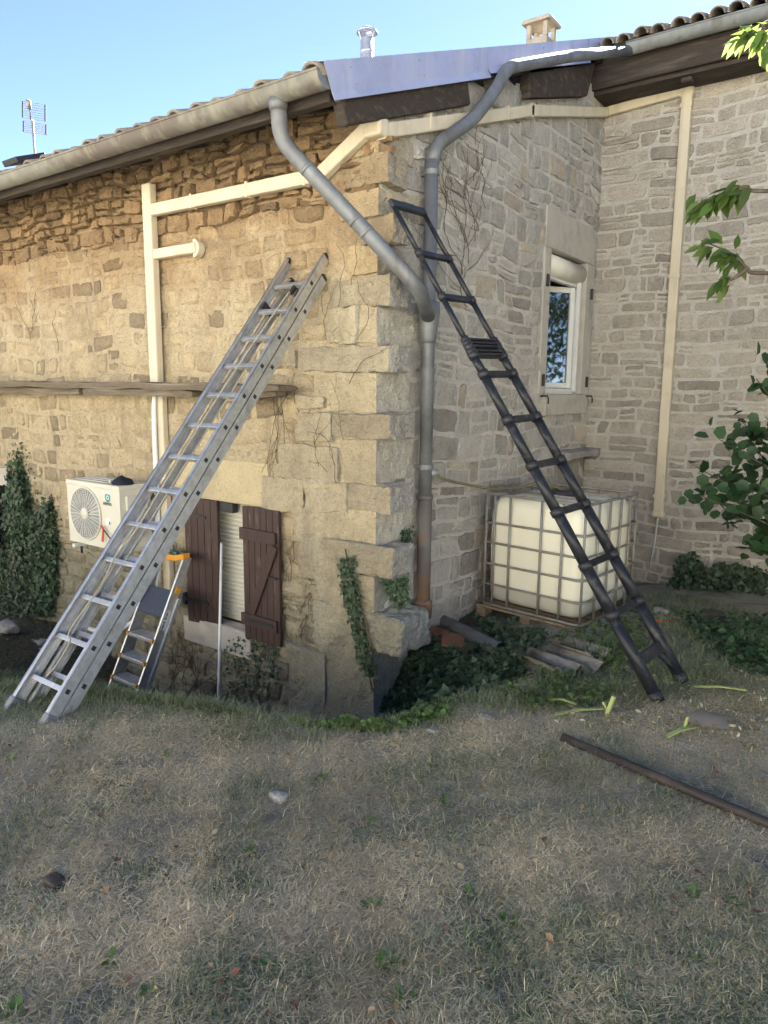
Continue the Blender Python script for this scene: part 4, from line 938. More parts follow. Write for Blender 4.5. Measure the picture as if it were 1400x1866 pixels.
# side panel with recessed handle, foot rails and wall bracket
MB().box(V(ax1, -.40, az1 - .22), V(ax1 + .035, -.18, az1 - .08)).box(V(ax1, -.38, az1 - .26), V(ax1 + .02, -.2, az1 - .22)).build('side_handle', M['acbody'], ac, bevel=.012)
MB().box(V(ax1, -.36, az0 + .02), V(ax1 + .05, -.16, az0 + .20)).build('valve_cover', M['acbody'], ac, bevel=.012)
for x in (ax0 + .12, ax1 - .12):
    MB().box(V(x - .02, fy - .04, az0 - .045), V(x + .02, -.003, az0 - .012)).box(V(x - .02, -.04, az0 - .045), V(x + .02, -.003, az0 + .30)).build('wall_bracket', M['white'], ac, bevel=.003)
    MB().box(V(x - .03, fy + .02, az0 - .012), V(x + .03, fy + .07, az0)).build('rubber_foot', M['dark'], ac, bevel=.003)
MB().tube([V(ax0 + .14, fy + .03, az0 - .045), V(ax0 + .14, fy + .03, az0 - .11)], .012, 8).build('drain_spigot', M['dark'], ac, True)
# red tool hung at the grille, cap on top
rt_ = PA(187, 968, fy - .03)
rtool = thing('clip_tool', rt_, 'small red clip with black rod stuck on the fan grille edge', 'tool')
MB().bar(rt_ + V(-.02, 0, .05), rt_ + V(.02, 0, .015), .022, .014, (0, -1, 0)).bar(rt_ + V(.015, 0, .03), rt_ + V(-.01, 0, -.10), .024, .012, (0, -1, 0)).build('red_handle', M['red'], rtool, bevel=.004)
MB().tube([rt_ + V(.02, 0, .015), rt_ + V(.20, -.01, -.10)], .006, 6).build('black_rod', M['dark'], rtool)
cp = V(PA(224, 880, -.34)[0], -.34, az1 + .012)
cvs, cfs = [], []
for j in range(6):
    for i in range(16):
        th = 2 * math.pi * i / 16; r_ = math.cos(j / 5 * math.pi / 2); cvs.append((cp[0] + .115 * r_ * math.cos(th) + .02 * nz((i * .3, j, 1)), cp[1] + .09 * r_ * math.sin(th), cp[2] + .062 * math.sin(j / 5 * math.pi / 2) * (1 + .35 * nz((math.cos(th) * 2, math.sin(th) * 2, j * .5)))))
for j in range(5):
    for i in range(16): cfs.append((j * 16 + i, j * 16 + (i + 1) % 16, (j + 1) * 16 + (i + 1) % 16, (j + 1) * 16 + i))
capo = thing('cap', cp, 'crumpled dark cap lying on top of the heat pump', 'cap')
mesh_obj('crown', cvs, cfs, M['cloth'], capo, True)
MB().add([(cp[0] - .10, cp[1] - .05, cp[2] + .012), (cp[0] - .19, cp[1] - .06, cp[2] + .006), (cp[0] - .17, cp[1] + .02, cp[2] + .01), (cp[0] - .08, cp[1] + .04, cp[2] + .02)], [(0, 1, 2, 3)]).build('visor', M['cloth'], capo)
disc(cp + V(-.06, 0, .03), .014, cp[1] - .092, M['pvc'], 'badge', 10, capo)

# conduits dropping from the unit
cd = thing('flexible_conduit', PG(205, 1240), 'grey flexible conduit looping from the trunking to the ground behind the ladders', 'conduit')
q = [PA(297, 1000, -.15), PA(284, 1030, -.16), PA(276, 1075, -.18), PA(262, 1110, -.2), PA(240, 1135, -.22), PA(212, 1150, -.25), PA(190, 1152, -.28)]
MB().tube(smooth_path(q, 6), .022, 10).build('tube', M['white'], cd, True)
q = [PA(190, 1152, -.28), PA(165, 1146, -.3), PA(150, 1130, -.3)]
MB().tube(smooth_path(q, 6), .022, 10).build('tube_end', M['white'], cd, True)
q = [PA(285, 905, -.10), PA(270, 940, -.2), PA(262, 972, -.28), PA(245, 985, -.33), PA(235, 984, -.36)]
cd2 = thing('flexible_conduit', q[-1], 'short white pipe curving into the side of the heat pump', 'conduit')
MB().tube(smooth_path(q, 6), .02, 10).build('tube', M['white'], cd2, True)
stb = thing('drain_stub', PA(195, 1066, -.05), 'short white pipe stub poking out of the left wall below the heat pump', 'pipe')
MB().tube([PA(212, 1075, -.03), PA(191, 1062, -.12)], .016, 10).build('stub', M['white'], stb, True)
redv = MB().tube([PA(229, 1098, -.05), PA(229, 1098, -.09)], .03, 8).build('valve_handle', M['red']); tag(redv, 'small red valve handle on the wall between the two ladders', 'valve')

# ------------------------------------------------------------------ aluminium extension ladder
LX0, LX1 = PA(520, 478, -.05)[0], PA(592, 463, -.05)[0]
lt = PA(592, 463, -.05); lb = PB(75, 1325, LX1)
gzl = gz(LX1, lb[1]); lb = V(0, lb[1], lb[2]); lt = V(0, lt[1], lt[2])
ld = lt - lb; LL = np.linalg.norm(ld); ld /= LL; ln = V(0, -ld[2], ld[1]); ln = ln if ln[1] < 0 else -ln     # ln: ladder front (towards camera side)
lad = thing('extension_ladder', (LX1, lb[1], lb[2]), 'long scuffed aluminium extension ladder leaning on the left wall', 'ladder')
def stile(x, off, s0, s1, outer, name='stile'):
    mb = MB(); c0_ = lb + ld * s0 + V(x, 0, 0) - ln * off; c1_ = lb + ld * s1 + V(x, 0, 0) - ln * off
    X = V(1, 0, 0); h = (s1 - s0) / 2; c = (c0_ + c1_) / 2; dp_ = .034
    mb.obox(c - X * outer * .008, X * .004, ln * dp_, ld * h)                       # web
    for sg in (-1, 1): mb.obox(c + X * outer * .004 + ln * sg * (dp_ - .003) - X * outer * .0, X * .0155, ln * .003, ld * h)     # flanges
    for sg in (-.35, .35): mb.obox(c - X * outer * (-.0005), X * .0042, ln * .0025 + 0, ld * h) if False else mb.obox(c + X * outer * -.0025 + ln * sg * dp_, X * .003, ln * .002, ld * h)
    so = mb.build(name, M['alu'], lad)
    return so
front0, front1 = .02, LL - .0
IN = .034
def section(xl, xr, off, s0, s1, first, sp):
    for x, outr in ((xl, 1), (xr, -1)):
        # channel opens inwards: web on the outer side
        so = stile(x, off, s0, s1, 1 if outr > 0 else -1)
        MB().obox(lb + ld * (s1 + .012) + V(x, 0, 0) - ln * off, V(.014, 0, 0), ln * .030, ld * .014).build('stile_cap', M['dark'], so, bevel=.006)
    s = first
    while s < s1 - .12:
        c = lb + ld * s - ln * off
        hz = V(0, 1, 0); 
        MB().obox(c + V((xl + xr) / 2, 0, 0), V((xr - xl) / 2 - .006, 0, 0), ln * .015, ld * .015).build('rung', M['alu'], lad, bevel=.003)
        for x, sg in ((xr, 1), (xl, -1)):
            MB().obox(c + V(x + sg * .0125, 0, 0), V(.0012, 0, 0), ln * .013, ld * .013).build('rung_end', M['dark'], lad)
        s += sp
SPR = .2585
section(LX0 + .016, LX1 - .016, .034, .03, LL, .21, SPR)
section(LX0 + .058, LX1 - .020, .112, .07, LL - .13, .27, SPR)
for x in (LX0 + .016, LX1 - .016):
    MB().obox(lb + ld * .02 + V(x, 0, 0) - ln * .034, V(.022, 0, 0), ln * .040, ld * .055).build('ladder_foot', M['alud'], lad, bevel=.008)
    MB().obox(lb - ld * .045 + V(x, 0, 0) - ln * .034, V(.020, 0, 0), ln * .036, ld * .012).build('foot_pad', M['dark'], lad, bevel=.006)
# rope and pulley
rp = [lb + ld * (LL - .27) + V((LX0 + LX1) / 2 + .02, 0, 0) + ln * -.02]
xm_ = (LX0 + LX1) / 2
pts = [lb + ld * s + V(xm_ + dx, 0, 0) + ln * dn for s, dx, dn in ((LL - .26, .03, -.03), (LL - .9, .015, .0), (LL - 1.7, .0, .01), (LL - 2.35, .01, .01), (LL - 2.55, -.02, .02), (LL - 2.75, .0, .01), (LL - 3.05, -.03, .01), (.45, .03, .01), (.30, .02, .0), (.26, -.04, -.03), (.20, -.08, -.05))]
ropo = MB().tube(smooth_path(pts, 6), .0055, 6).build('pull_rope', M['rope'], lad, True)
pts = [lb + ld * s + V(xm_ + dx, 0, 0) + ln * dn for s, dx, dn in ((LL - .28, .045, -.06), (LL - 1.4, .035, -.04), (LL - 2.5, .02, -.03), (.9, .01, -.03))]
MB().tube(smooth_path(pts, 6), .0045, 6).build('pull_rope', M['rope'], lad, True)
MB().obox(lb + ld * (LL - .30) + V(xm_ + .035, 0, 0) - ln * .05, V(.012, 0, 0), ln * .03, ld * .035).build('pulley', M['dark'], lad, bevel=.01)
for x in (LX0 + .05, LX1 - .04): MB().obox(lb + ld * (LL - .46) + V(x, 0, 0) - ln * .06, V(.010, 0, 0), ln * .05, ld * .03).build('rung_hook', M['dark'], lad, bevel=.004)

# ------------------------------------------------------------------ black telescopic ladder
TXT = .15
ta = PB(716, 372, TXT); tb_ = PB(772, 388, TXT); tz = (ta[2] + tb_[2]) / 2
ba, bb = PA(1195, 1270, ta[1]), PA(1240, 1235, tb_[1])
tl_ = thing('telescopic_ladder', (ba[0], (ta[1] + tb_[1]) / 2, ba[2]), 'black telescopic ladder with collapsed middle rungs leaning beside the downpipe', 'ladder')
LR = [(462, .0), (540, 0), (620, 0), (627, 0), (634, 0), (641, 0), (649, 0), (683, 0), (765, 0), (848, 0), (934, 0), (1030, 0), (1122, 0)]
def s_of(py):      # parameter along the left stile for an image row
    best = None
    for k in range(401):
        p = ta + (ba - ta) * k / 400; e = abs(proj(p)[1] - py)
        if best is None or e < best[0]: best = (e, k / 400)
    return best[1]
ss = [s_of(y) for y, _ in LR]
cuts = [0] + ss + [1.0]
rad = np.interp(np.linspace(0, 1, len(cuts) - 1), [0, .25, .55, 1], [.016, .020, .027, .037])
for P0, P1, nm in ((ta, ba, 'l'), (tb_, bb, 'r')):
    for k in range(len(cuts) - 1):
        p, q = P0 + (P1 - P0) * cuts[k], P0 + (P1 - P0) * cuts[k + 1]
        MB().tube([p, q], rad[k], 14).build('stile_tube', M['black'], tl_, True)
        if k and k < len(cuts):
            t = (P1 - P0) / np.linalg.norm(P1 - P0); MB().tube([p - t * .022, p + t * .02], rad[k] + .008, 14).build('lock_collar', M['dark'], tl_, True)
    t = (P1 - P0) / np.linalg.norm(P1 - P0)
    MB().tube([P1 - t * .03, P1 + t * .03], [.042, .040], 14).build('rubber_foot', M['dark'], tl_, True)
axis_ = (ba - ta) / np.linalg.norm(ba - ta)
for k, s in enumerate(ss):
    p, q = ta + (ba - ta) * s, tb_ + (bb - tb_) * s
    MB().bar(p, q, *((.045, .026) if not (2 <= k <= 6) else (.017, .05)), np.cross(axis_, q - p)).build('rung', M['black'], tl_, bevel=.005)
MB().bar(ta - axis_ * .005 + V(0, -.02, 0), tb_ - axis_ * .005 + V(0, .02, 0), .06, .035, np.cross(axis_, tb_ - ta)).build('top_bar', M['dark'], tl_, bevel=.01)
MB().bar(ta * .65 + tb_ * .35 - axis_ * .03, ta * .25 + tb_ * .75 - axis_ * .03, .03, .028, np.cross(axis_, tb_ - ta)).build('top_pad', M['dark'], tl_, bevel=.01)
sB = s_of(1205)
p, q = ta + (ba - ta) * sB, tb_ + (bb - tb_) * sB
MB().bar(p, q, .07, .03, np.cross(axis_, q - p)).build('base_bracket', M['black'], tl_, bevel=.006)
MB().bar(q * .7 + p * .3 - axis_ * .0, q + axis_ * .17, .035, .022, np.cross(axis_, q - p)).build('bracket_strut', M['black'], tl_, bevel=.004)

# ------------------------------------------------------------------ step ladder
sY0, sY1 = -.80, -.22
sr0 = PA(240, 1285, sY0); sr1 = V(sr0[0] + .03, sY1, PA(349, 1015, sY1)[2]); sl0 = PA(192, 1238, sY0); wst = sr0[0] - sl0[0]
sd = (sr1 - sr0); sL = np.linalg.norm(sd); sd /= sL
sl0 = sr0 - V(wst, 0, 0)
stp = thing('step_ladder', (sr0[0] - wst / 2, sY0, sr0[2]), 'small aluminium step ladder with orange trim leaning below the brown shutter', 'step ladder')
sn = np.cross(V(1, 0, 0), sd); sn = sn if sn[1] < 0 else -sn
for x in (0, -wst):
    p0 = sr0 + V(x, 0, 0); mb = MB(); c = p0 + sd * sL / 2
    mb.obox(c, V(.010, 0, 0), sn * .004, sd * sL / 2).obox(c - sn * .045, V(.0025, 0, 0), sn * .041, sd * sL / 2)
    mb.build('rail', M['alu'], stp, bevel=.001)
    q0 = p0 - sn * .10 + V(.01 if x == 0 else -.01, 0, 0)
    MB().bar(q0 + sd * .10, q0 + sd * (sL * .72), .018, .035, sn).build('rear_leg', M['alu'], stp, bevel=.002)
    MB().bar(q0 + sd * .10, q0 + sd * .10 + V(.05, .08, -.24), .02, .03, sn).build('rear_foot', M['dark'], stp, bevel=.003)
    MB().obox(p0 - sd * .02 - sn * .04, V(.014, 0, 0), sn * .045, sd * .03).build('rail_foot', M['dark'], stp, bevel=.004)
sw = wst - .004
for k, py in enumerate((1240, 1199, 1158)):
    best = min(range(301), key=lambda i: abs(proj(sr0 + sd * sL * i / 300)[1] - (py + 12))); c = sr0 + sd * sL * best / 300 + V(-wst / 2, 0, 0)
    so = MB().box(c + V(-sw / 2, -.015, -.014), c + V(sw / 2, .125, .014)).build('step', M['step'], stp, bevel=.003)
    for g in range(5): MB().box(c + V(-sw / 2 + .02, -.005 + g * .026, .0145), c + V(sw / 2 - .02, .008 + g * .026, .020)).build('tread_rib', M['alu'], so)
    for x in (-sw / 2, sw / 2 - .02): MB().box(c + V(x - .002, -.020, -.018), c + V(x + .022, .04, .022)).build('step_trim', M['orange'], so, bevel=.003)
best = min(range(301), key=lambda i: abs(proj(sr0 + sd * sL * i / 300)[1] - 1122)); c = sr0 + sd * sL * best / 300 + V(-wst / 2, 0, 0)
pf = sd * .6 + V(0, .15, 0); pf /= np.linalg.norm(pf)
pl_ = MB().obox(c + sd * .105 - sn * .03, V(sw / 2 - .006, 0, 0), np.cross(V(1, 0, 0), pf) * .012, pf * .125).build('platform', M['stepdark'], stp, bevel=.006)
for g in range(11): MB().obox(c + sd * .105 - sn * .03 + pf * (-.11 + g * .022) + np.cross(V(1, 0, 0), pf) * -.0135, V(sw / 2 - .02, 0, 0), np.cross(V(1, 0, 0), pf) * .0015, pf * .004).build('platform_rib', M['dark'], pl_)
for x in (.012, -wst - .012): MB().obox(c + sd * .24 + V(wst / 2 + x, 0, 0) - sn * .05, V(.008, 0, 0), sn * .03, sd * .028).build('pivot_cover', M['orange'], stp, bevel=.006)
tt = sr0 + sd * sL + V(-wst / 2, 0, 0)
hv = []; n = 10
for i in range(n + 1):
    x = -wst / 2 - .02 + (wst + .04) * i / n; sag = .035 * math.sin(math.pi * i / n); hv.append((x, sag))
hvv = [tt + V(x, yy, zz - s) for x, s in hv for yy, zz in ((-.03, -.03), (.045, -.03), (.045, .022), (-.03, .022))]
hf = [(i * 4 + j, i * 4 + (j + 1) % 4, (i + 1) * 4 + (j + 1) % 4, (i + 1) * 4 + j) for i in range(n) for j in range(4)] + [(3, 2, 1, 0), tuple(n * 4 + j for j in range(4))]
mesh_obj('top_handle', hvv, hf, M['orange'], stp, bevel=.006)
stick = sr0 + sd * (sL * .56) + V(.0035, 0, 0) - sn * .042
MB().obox(stick, V(.0008, 0, 0), sn * .026, sd * .085).build('rating_sticker', M['white'], stp)
for k in range(9):
    if k == 4: continue
    MB().obox(stick + sd * (-.068 + k * .017) + V(.0012, 0, 0) + sn * .008, V(.0005, 0, 0), sn * (.010 if k % 2 else .007), sd * .006).build('sticker_print', M['ink'], stp)
bt_ = tt + V(.03, 0, -.008)
mm = thing('multimeter', bt_, 'small teal hand tool with looped leads on top of the step ladder', 'tool')
MB().box(bt_ + V(-.05, -.02, 0), bt_ + V(.06, .03, .03)).build('case', M['green_tool'], mm, bevel=.012)
MB().box(bt_ + V(-.02, -.021, .008), bt_ + V(.02, -.019, .022)).build('dial', M['dark'], mm)
MB().tube(smooth_path([bt_ + V(.01, .01, .03), bt_ + V(-.02, .01, .09), bt_ + V(.02, .02, .10), bt_ + V(.03, .01, .05)], 5), .003, 5).build('lead', M['dark'], mm, True)
MB().tube(smooth_path([bt_ + V(-.06, .01, .02), bt_ + V(-.10, 0, .045), bt_ + V(-.13, .01, .02), bt_ + V(-.09, 0, .015)], 5), .003, 5).build('lead', M['red'], mm, True)

# white pole at the blind
wp0 = PA(398, 1290, -.55); wp1 = PA(404, 990, -.09)
wp = MB().tube([wp0, wp1], .012, 10).build('pole', M['white'], None, True); tag(wp, 'thin white pole leaning upright in front of the roller blind', 'pole')

# ------------------------------------------------------------------ water tank (caged IBC)
def dirh(a): return _fw * math.cos(a) + _rt * math.sin(a)
iL, iR = dirh(-math.radians(47.1)), dirh(math.radians(42.9)); wl_, wr_, hh = .99, .99, 1.0
IB = V(1.105, 1.324, .614)
ibc = thing('water_tank', IB + (iL * wl_ + iR * wr_) / 2, 'milky plastic water tank in a galvanised cage on a wooden pallet', 'water tank')
def loop(inset, r, z, n=6):
    pts = []; W, D = wl_ - inset, wr_ - inset
    for (cx, cy, a) in ((inset + r, inset + r, math.pi), (W - r, inset + r, 1.5 * math.pi), (W - r, D - r, 0), (inset + r, D - r, .5 * math.pi)):
        for k in range(n + 1):
            th = a + k / n * math.pi / 2; pts.append(IB + iL * (cx + r * math.cos(th)) + iR * (cy + r * math.sin(th)) + V(0, 0, z))
    return pts
tvs, tfs = [], []; rings = [(.10, .10, .02), (.045, .10, .045), (.03, .11, .09), (.026, .11, .30), (.022, .11, .55), (.026, .11, .80), (.035, .11, .90), (.07, .12, .955), (.14, .12, .97), (.38, .06, .975)]
for ins, r, z in rings: tvs += loop(ins, r, z)
w = 28
for j in range(len(rings) - 1):
    for i in range(w): tfs.append((j * w + i, j * w + (i + 1) % w, (j + 1) * w + (i + 1) % w, (j + 1) * w + i))
tfs += [tuple(range(w))[::-1], tuple((len(rings) - 1) * w + i for i in range(w))]
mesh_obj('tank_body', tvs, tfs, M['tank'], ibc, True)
cc = IB + iL * .5 + iR * .52 + V(0, 0, .975)
MB().tube([cc, cc + V(0, 0, .05)], [.12, .115], 20).build('screw_cap', M['dark'], ibc, True)
for z, r in ((.0, .013), (.185, .011), (.374, .011), (.564, .011), (.744, .011), (1.0, .013)):
    lp = loop(.0, .075, z); MB().tube(lp + [lp[0]], r, 8, False).build('cage_hoop', M['galv'], ibc, True)
ups = [(0, t, 0) for t in (.88, .72, .41, .21)] + [(1, t, 0) for t in (.22, .42, .63, .81)] + [(2, t, 0) for t in (.2, .4, .6, .8)] + [(3, t, 0) for t in (.2, .4, .6, .8)]
for side, t, _ in ups:
    p = {0: IB + iL * t * wl_, 1: IB + iR * t * wr_, 2: IB + iR * wr_ + iL * t * wl_, 3: IB + iL * wl_ + iR * t * wr_}[side]
    MB().tube([p, p + V(0, 0, 1.0)], .0115, 8).build('cage_bar', M['galv'], ibc, True)
for k in (.02, .98):
    for k2 in (.02, .98):
        p = IB + iL * k * wl_ + iR * k2 * wr_; MB().tube([p, p + V(0, 0, 1.0)], .0115, 8).build('cage_bar', M['galv'], ibc, True)
for t in (.33, .66):
    a, b = IB + iL * .0 + iR * t * wr_ + V(0, 0, .995), IB + iL * wl_ + iR * t * wr_ + V(0, 0, .995); MB().tube([a, b], .010, 8).build('top_bar', M['galv'], ibc, True)
pal = thing('wooden_pallet', IB + (iL * wl_ + iR * wr_) / 2 - V(0, 0, .15), 'low weathered wooden pallet under the caged water tank', 'pallet')
def pb(u0, u1, v0, v1, z0, z1, nm): MB().obox(IB + iL * (u0 + u1) / 2 + iR * (v0 + v1) / 2 + V(0, 0, (z0 + z1) / 2), iL * (u1 - u0) / 2, iR * (v1 - v0) / 2, V(0, 0, (z1 - z0) / 2)).build(nm, M['pallet'], pal, bevel=.004)
for k in range(6): pb(-.03, 1.03, -.02 + k * .178, .105 + k * .178, -.038, -.016, 'deck_board')
for u in (-.02, .47, .93): pb(u, u + .10, -.015, 1.0, -.06, -.0385, 'stringer')
for u in (-.02, .47, .93):
    for v in (-.015, .45, .88): pb(u, u + .10, v, v + .12, -.28, -.0605, 'block')
# the hose itself
hp = [V(PX + .02, pipe_y + .14, vz[2]), PB(806, 872, .16), PB(860, 885, .30), PB(920, 893, .45)]
hp += [IB + iL * .80 + iR * .18 + V(0, 0, 1.03), IB + iL * .62 + iR * .34 + V(0, 0, 1.09), cc + V(.02, -.02, .05)]
MB().tube(smooth_path(hp, 8), .011, 8).build('hose_line', M['hose'], ho, True)

# ------------------------------------------------------------------ things lying about
p, q = PG(792, 1140) + V(0, 0, .07), PG(912, 1196) + V(0, 0, .05)
fp = thing('drain_pipe', p, 'dark grey drain pipe lying on the slope below the rusty downpipe', 'pipe')
MB().tube([p, q], .062, 18, False).build('pipe_wall', M['greypipe'], fp, True)
MB().tube([p, q], .056, 18, False).build('pipe_bore', M['dark'], fp, True)
for k, (px, py) in enumerate(((778, 1160), (806, 1168), (832, 1180))):
    c = PG(px, py) + V(0, 0, .05); ct = MB().obox(c, V(.11, .05, -.02), V(-.05, .09, .02), V(.0, .0, .014)).build('clay_tile', M['terracotta'], None, bevel=.006)
    tag(ct, ['red clay tile beside the rusty downpipe foot', 'red clay tile in the middle under the grey drain pipe', 'red clay tile at the low end of the grey drain pipe'][k], 'clay tile', 'broken clay tiles under the drain pipe')
def corrugated(c, u, v, L, W, waves, label):
    n = waves * 8; vs, fs = [], []; up_ = np.cross(u, v); up_ = up_ if up_[2] > 0 else -up_
    for th in (0, -.008):
        for i in range(n + 1):
            x = W * (i / n - .5); h = .036 * math.cos(2 * math.pi * waves * i / n)
            for j in (-.5, .5): vs.append(c + v * x + u * (L * j + .02 * nz((i * .3, j, 2))) + up_ * (h + th))
    m2 = 2 * (n + 1)
    for i in range(n):
        fs += [(2 * i, 2 * i + 1, 2 * i + 3, 2 * i + 2), (m2 + 2 * i + 2, m2 + 2 * i + 3, m2 + 2 * i + 1, m2 + 2 * i), (2 * i, 2 * i + 2, m2 + 2 * i + 2, m2 + 2 * i), (2 * i + 3, 2 * i + 1, m2 + 2 * i + 1, m2 + 2 * i + 3)]
    o = mesh_obj('corrugated_sheet', vs, fs, M['fibro'], None, True); tag(o, label, 'sheet', 'corrugated sheets before the tank')
c = PG(1010, 1215); u = PG(1068, 1232) - PG(962, 1192); u /= np.linalg.norm(u); v = np.cross(V(0, 0, 1), u); v /= np.linalg.norm(v)
corrugated(c + V(0, 0, .05), u, v, .66, .34, 2, 'lower grey corrugated sheet lying in front of the water tank')
c = PG(1050, 1198); corrugated(c + V(0, 0, .07), u, v, .55, .20, 1, 'narrow grey corrugated strip nearest the water tank')
p, q = PG(1025, 1352) + V(0, 0, .025), PG(1420, 1520) + V(0, 0, .025)
bp_ = MB().tube([p, q + (q - p) * .6], .022, 12).build('lawn_pipe', M['brownpipe'], None, True); tag(bp_, 'long dark brown pipe lying on the lawn at the right', 'pipe')
p, q = PG(1188, 1136) + V(0, 0, .02), PG(1240, 1134) + V(0, 0, .02)
rs = MB().tube([p, q], .011, 8).build('red_stick', M['red'], None, True); tag(rs, 'thin red stick on the ground at the foot of the rear wall', 'stick')
# cut canes
for k, (x0, y0, x1, y1, lab) in enumerate(((1000, 1280, 1050, 1292, 'short cut green cane left of the upright stump'), (1012, 1310, 1100, 1300, 'long cut green cane lying at the upright stump'), (1215, 1350, 1265, 1335, 'cut green cane left of the flat plastic scrap'),
                                      (1262, 1258, 1360, 1266, 'long pale cane near the ladder foot, right edge'), (1160, 1190, 1182, 1208, 'cut cane end beside the corrugated sheet'))):
    p, q = PG(x0, y0) + V(0, 0, .025), PG(x1, y1) + V(0, 0, .03); mb = MB().bar(p, (p + q) / 2 + V(0, 0, .012), .022, .006).bar((p + q) / 2 + V(0, 0, .012), q, .020, .006); tag(mb.build('cut_cane', M['cane']), lab, 'cane', 'cut green canes on the lawn')
p = PG(1105, 1305); tag(MB().bar(p, p + V(.03, .02, .12), .035, .02, (1, 0, 0)).bar(p + V(.012, .01, .02), p + V(-.03, .02, .07), .02, .012, (1, 0, 0)).build('cane_stump', M['cane'], None, bevel=.004), 'upright cut green cane stump on the lawn', 'cane')
p = PG(1245, 1335); tag(MB().bar(p + V(0, 0, .0), p + V(.015, .01, .09), .03, .014, (1, 0, 0)).build('cane_stump', M['cane'], None, bevel=.004), 'small upright cane stump beside the plastic scrap', 'cane')
p = PG(1290, 1322)
tag(mesh_obj('plastic_sheet', [p + V(*q) for q in ((-.14, -.05, .02), (-.02, -.10, .035), (.12, -.03, .02), (.10, .09, .03), (-.06, .10, .04), (0, 0, .06))], [(0, 1, 5), (1, 2, 5), (2, 3, 5), (3, 4, 5), (4, 0, 5)], M['bag'], None, True), 'flat brownish plastic scrap on the lawn by the ladder foot', 'plastic scrap')
# loose stones
for k, (px, py, s, lab) in enumerate(((12, 1152, .17, 'large pale angular stone on the bank at the far left edge'), (92, 1186, .13, 'flat slate-like stone on the dirt bank left'), (75, 1170, .11, 'thin flat stone above the slate on the bank'), (508, 1456, .045, 'small white stone in the middle of the lawn'),
                                  (788, 1335, .06, 'rough grey stone half buried at the lawn edge below the corner'), (885, 1308, .05, 'long white chip in the grass below the ivy'), (691, 1564, .022, 'tiny white pebble on the near lawn'), (100, 1612, .04, 'dark clod on the lawn at lower left'),
                                  (225, 1190, .12, 'grey stone on the dirt between the two left ladders'), (165, 1212, .09, 'small grey stone under the aluminium ladder'), (1205, 1118, .10, 'rough stone at the foot of the rear wall'), (1300, 1128, .13, 'dark rock under the shrub at the right'))):
    p = PG(px, py); r = random.Random(k); a = V(s * .75, s * .5, s * .35) if 'flat' not in lab and 'long' not in lab else V(s, s * .6, s * .16)
    o = rock(p - a + V(0, 0, a[2] * .6), p + a + V(0, 0, a[2] * .6), 'stone', M['rock'] if 'dark' not in lab else M['brownpipe'], None, 300 + k, s * .35, .35, 5); tag(o, lab, 'stone', 'loose stones on the ground')

# ------------------------------------------------------------------ on the roofs
fb = PA(669, 100, 2.0)
fl_ = thing('flue_pipe', (fb[0], 2.0, roofz(2.0)), 'shiny steel flue pipe with conical rain cap above the flashing', 'flue')
ft = PA(669, 68, 2.0)[2]
MB().tube([V(fb[0], 2, roofz(2) - .2), V(fb[0], 2, ft - .015)], .066, 20).build('pipe', M['steel'], fl_, True)
MB().tube([V(fb[0], 2, ft - .15), V(fb[0], 2, ft - .12)], .070, 20).build('band', M['steel'], fl_, True)
MB().tube([V(fb[0], 2, ft + .035), V(fb[0], 2, ft + .045), V(fb[0], 2, ft + .10)], [.105, .107, .02], 24).build('rain_cap', M['steel'], fl_, True)
for a in range(3): MB().tube([V(fb[0] + .06 * math.cos(a * 2.1), 2 + .06 * math.sin(a * 2.1), ft - .03), V(fb[0] + .09 * math.cos(a * 2.1), 2 + .09 * math.sin(a * 2.1), ft + .038)], .006, 6).build('cap_strut', M['steel'], fl_)
cb_ = PA(986, 72, 4.0); cz = float(cb_[2]); cx_ = float(cb_[0])
ch = thing('chimney', (cx_, 4.0, roofz(4.0)), 'squat chimney with a peaked stone slab on four posts behind the flashing', 'chimney')
MB().box(V(cx_ - .125, 3.875, roofz(4) - .3), V(cx_ + .125, 4.125, cz - .02)).build('stack', M['chimney'], ch, bevel=.01)
for sx in (-1, 1):
    for sy in (-1, 1): MB().box(V(cx_ + sx * .10 - .025, 4 + sy * .10 - .025, cz - .02), V(cx_ + sx * .10 + .025, 4 + sy * .10 + .025, cz + .125)).build('post', M['chimney'], ch, bevel=.006)
s_ = .165
MB().add([(cx_ - s_, 4 - s_, cz + .126), (cx_ + s_, 4 - s_, cz + .126), (cx_ + s_, 4 + s_, cz + .126), (cx_ - s_, 4 + s_, cz + .126), (cx_ - s_, 4 - s_, cz + .165), (cx_ + s_, 4 - s_, cz + .165), (cx_ + s_, 4 + s_, cz + .165), (cx_ - s_, 4 + s_, cz + .165), (cx_, 4, cz + .24)],
         [(3, 2, 1, 0), (0, 1, 5, 4), (1, 2, 6, 5), (2, 3, 7, 6), (3, 0, 4, 7), (4, 5, 8), (5, 6, 8), (6, 7, 8), (7, 4, 8)]).build('cap_slab', M['chimney'], ch, bevel=.006)
# TV antenna
an0, an1 = PA(64, 287, 1.0), PA(59, 219, 1.0); an = thing('tv_antenna', (an0[0], 1.0, roofz(1.0)), 'television antenna with two slatted grid reflectors on the roof, far left', 'antenna')
MB().tube([V(an0[0], 1, roofz(1) - .1), V(an0[0], 1, an1[2])], .016, 8).build('mast', M['galv'], an, True)
AXX = V(.97, .1, -.08)
def grid(xl, xr, yt, yb, nb, nm):
    a, b = PA(xl, yt[0], 1.0), PA(xl, yb[0], 1.0); c, d = PA(xr, yt[1], 1.0), PA(xr, yb[1], 1.0)
    off = V(0, .05, 0)
    MB().tube([a + off, b + off], .010, 6).tube([c + off, d + off], .010, 6).build('grid_edge', M['dark'], an)
    for k in range(nb):
        t = k / (nb - 1); MB().tube([a * (1 - t) + b * t + off, c * (1 - t) + d * t + off], .0042, 5).build('grid_rod', M['galv'], an)
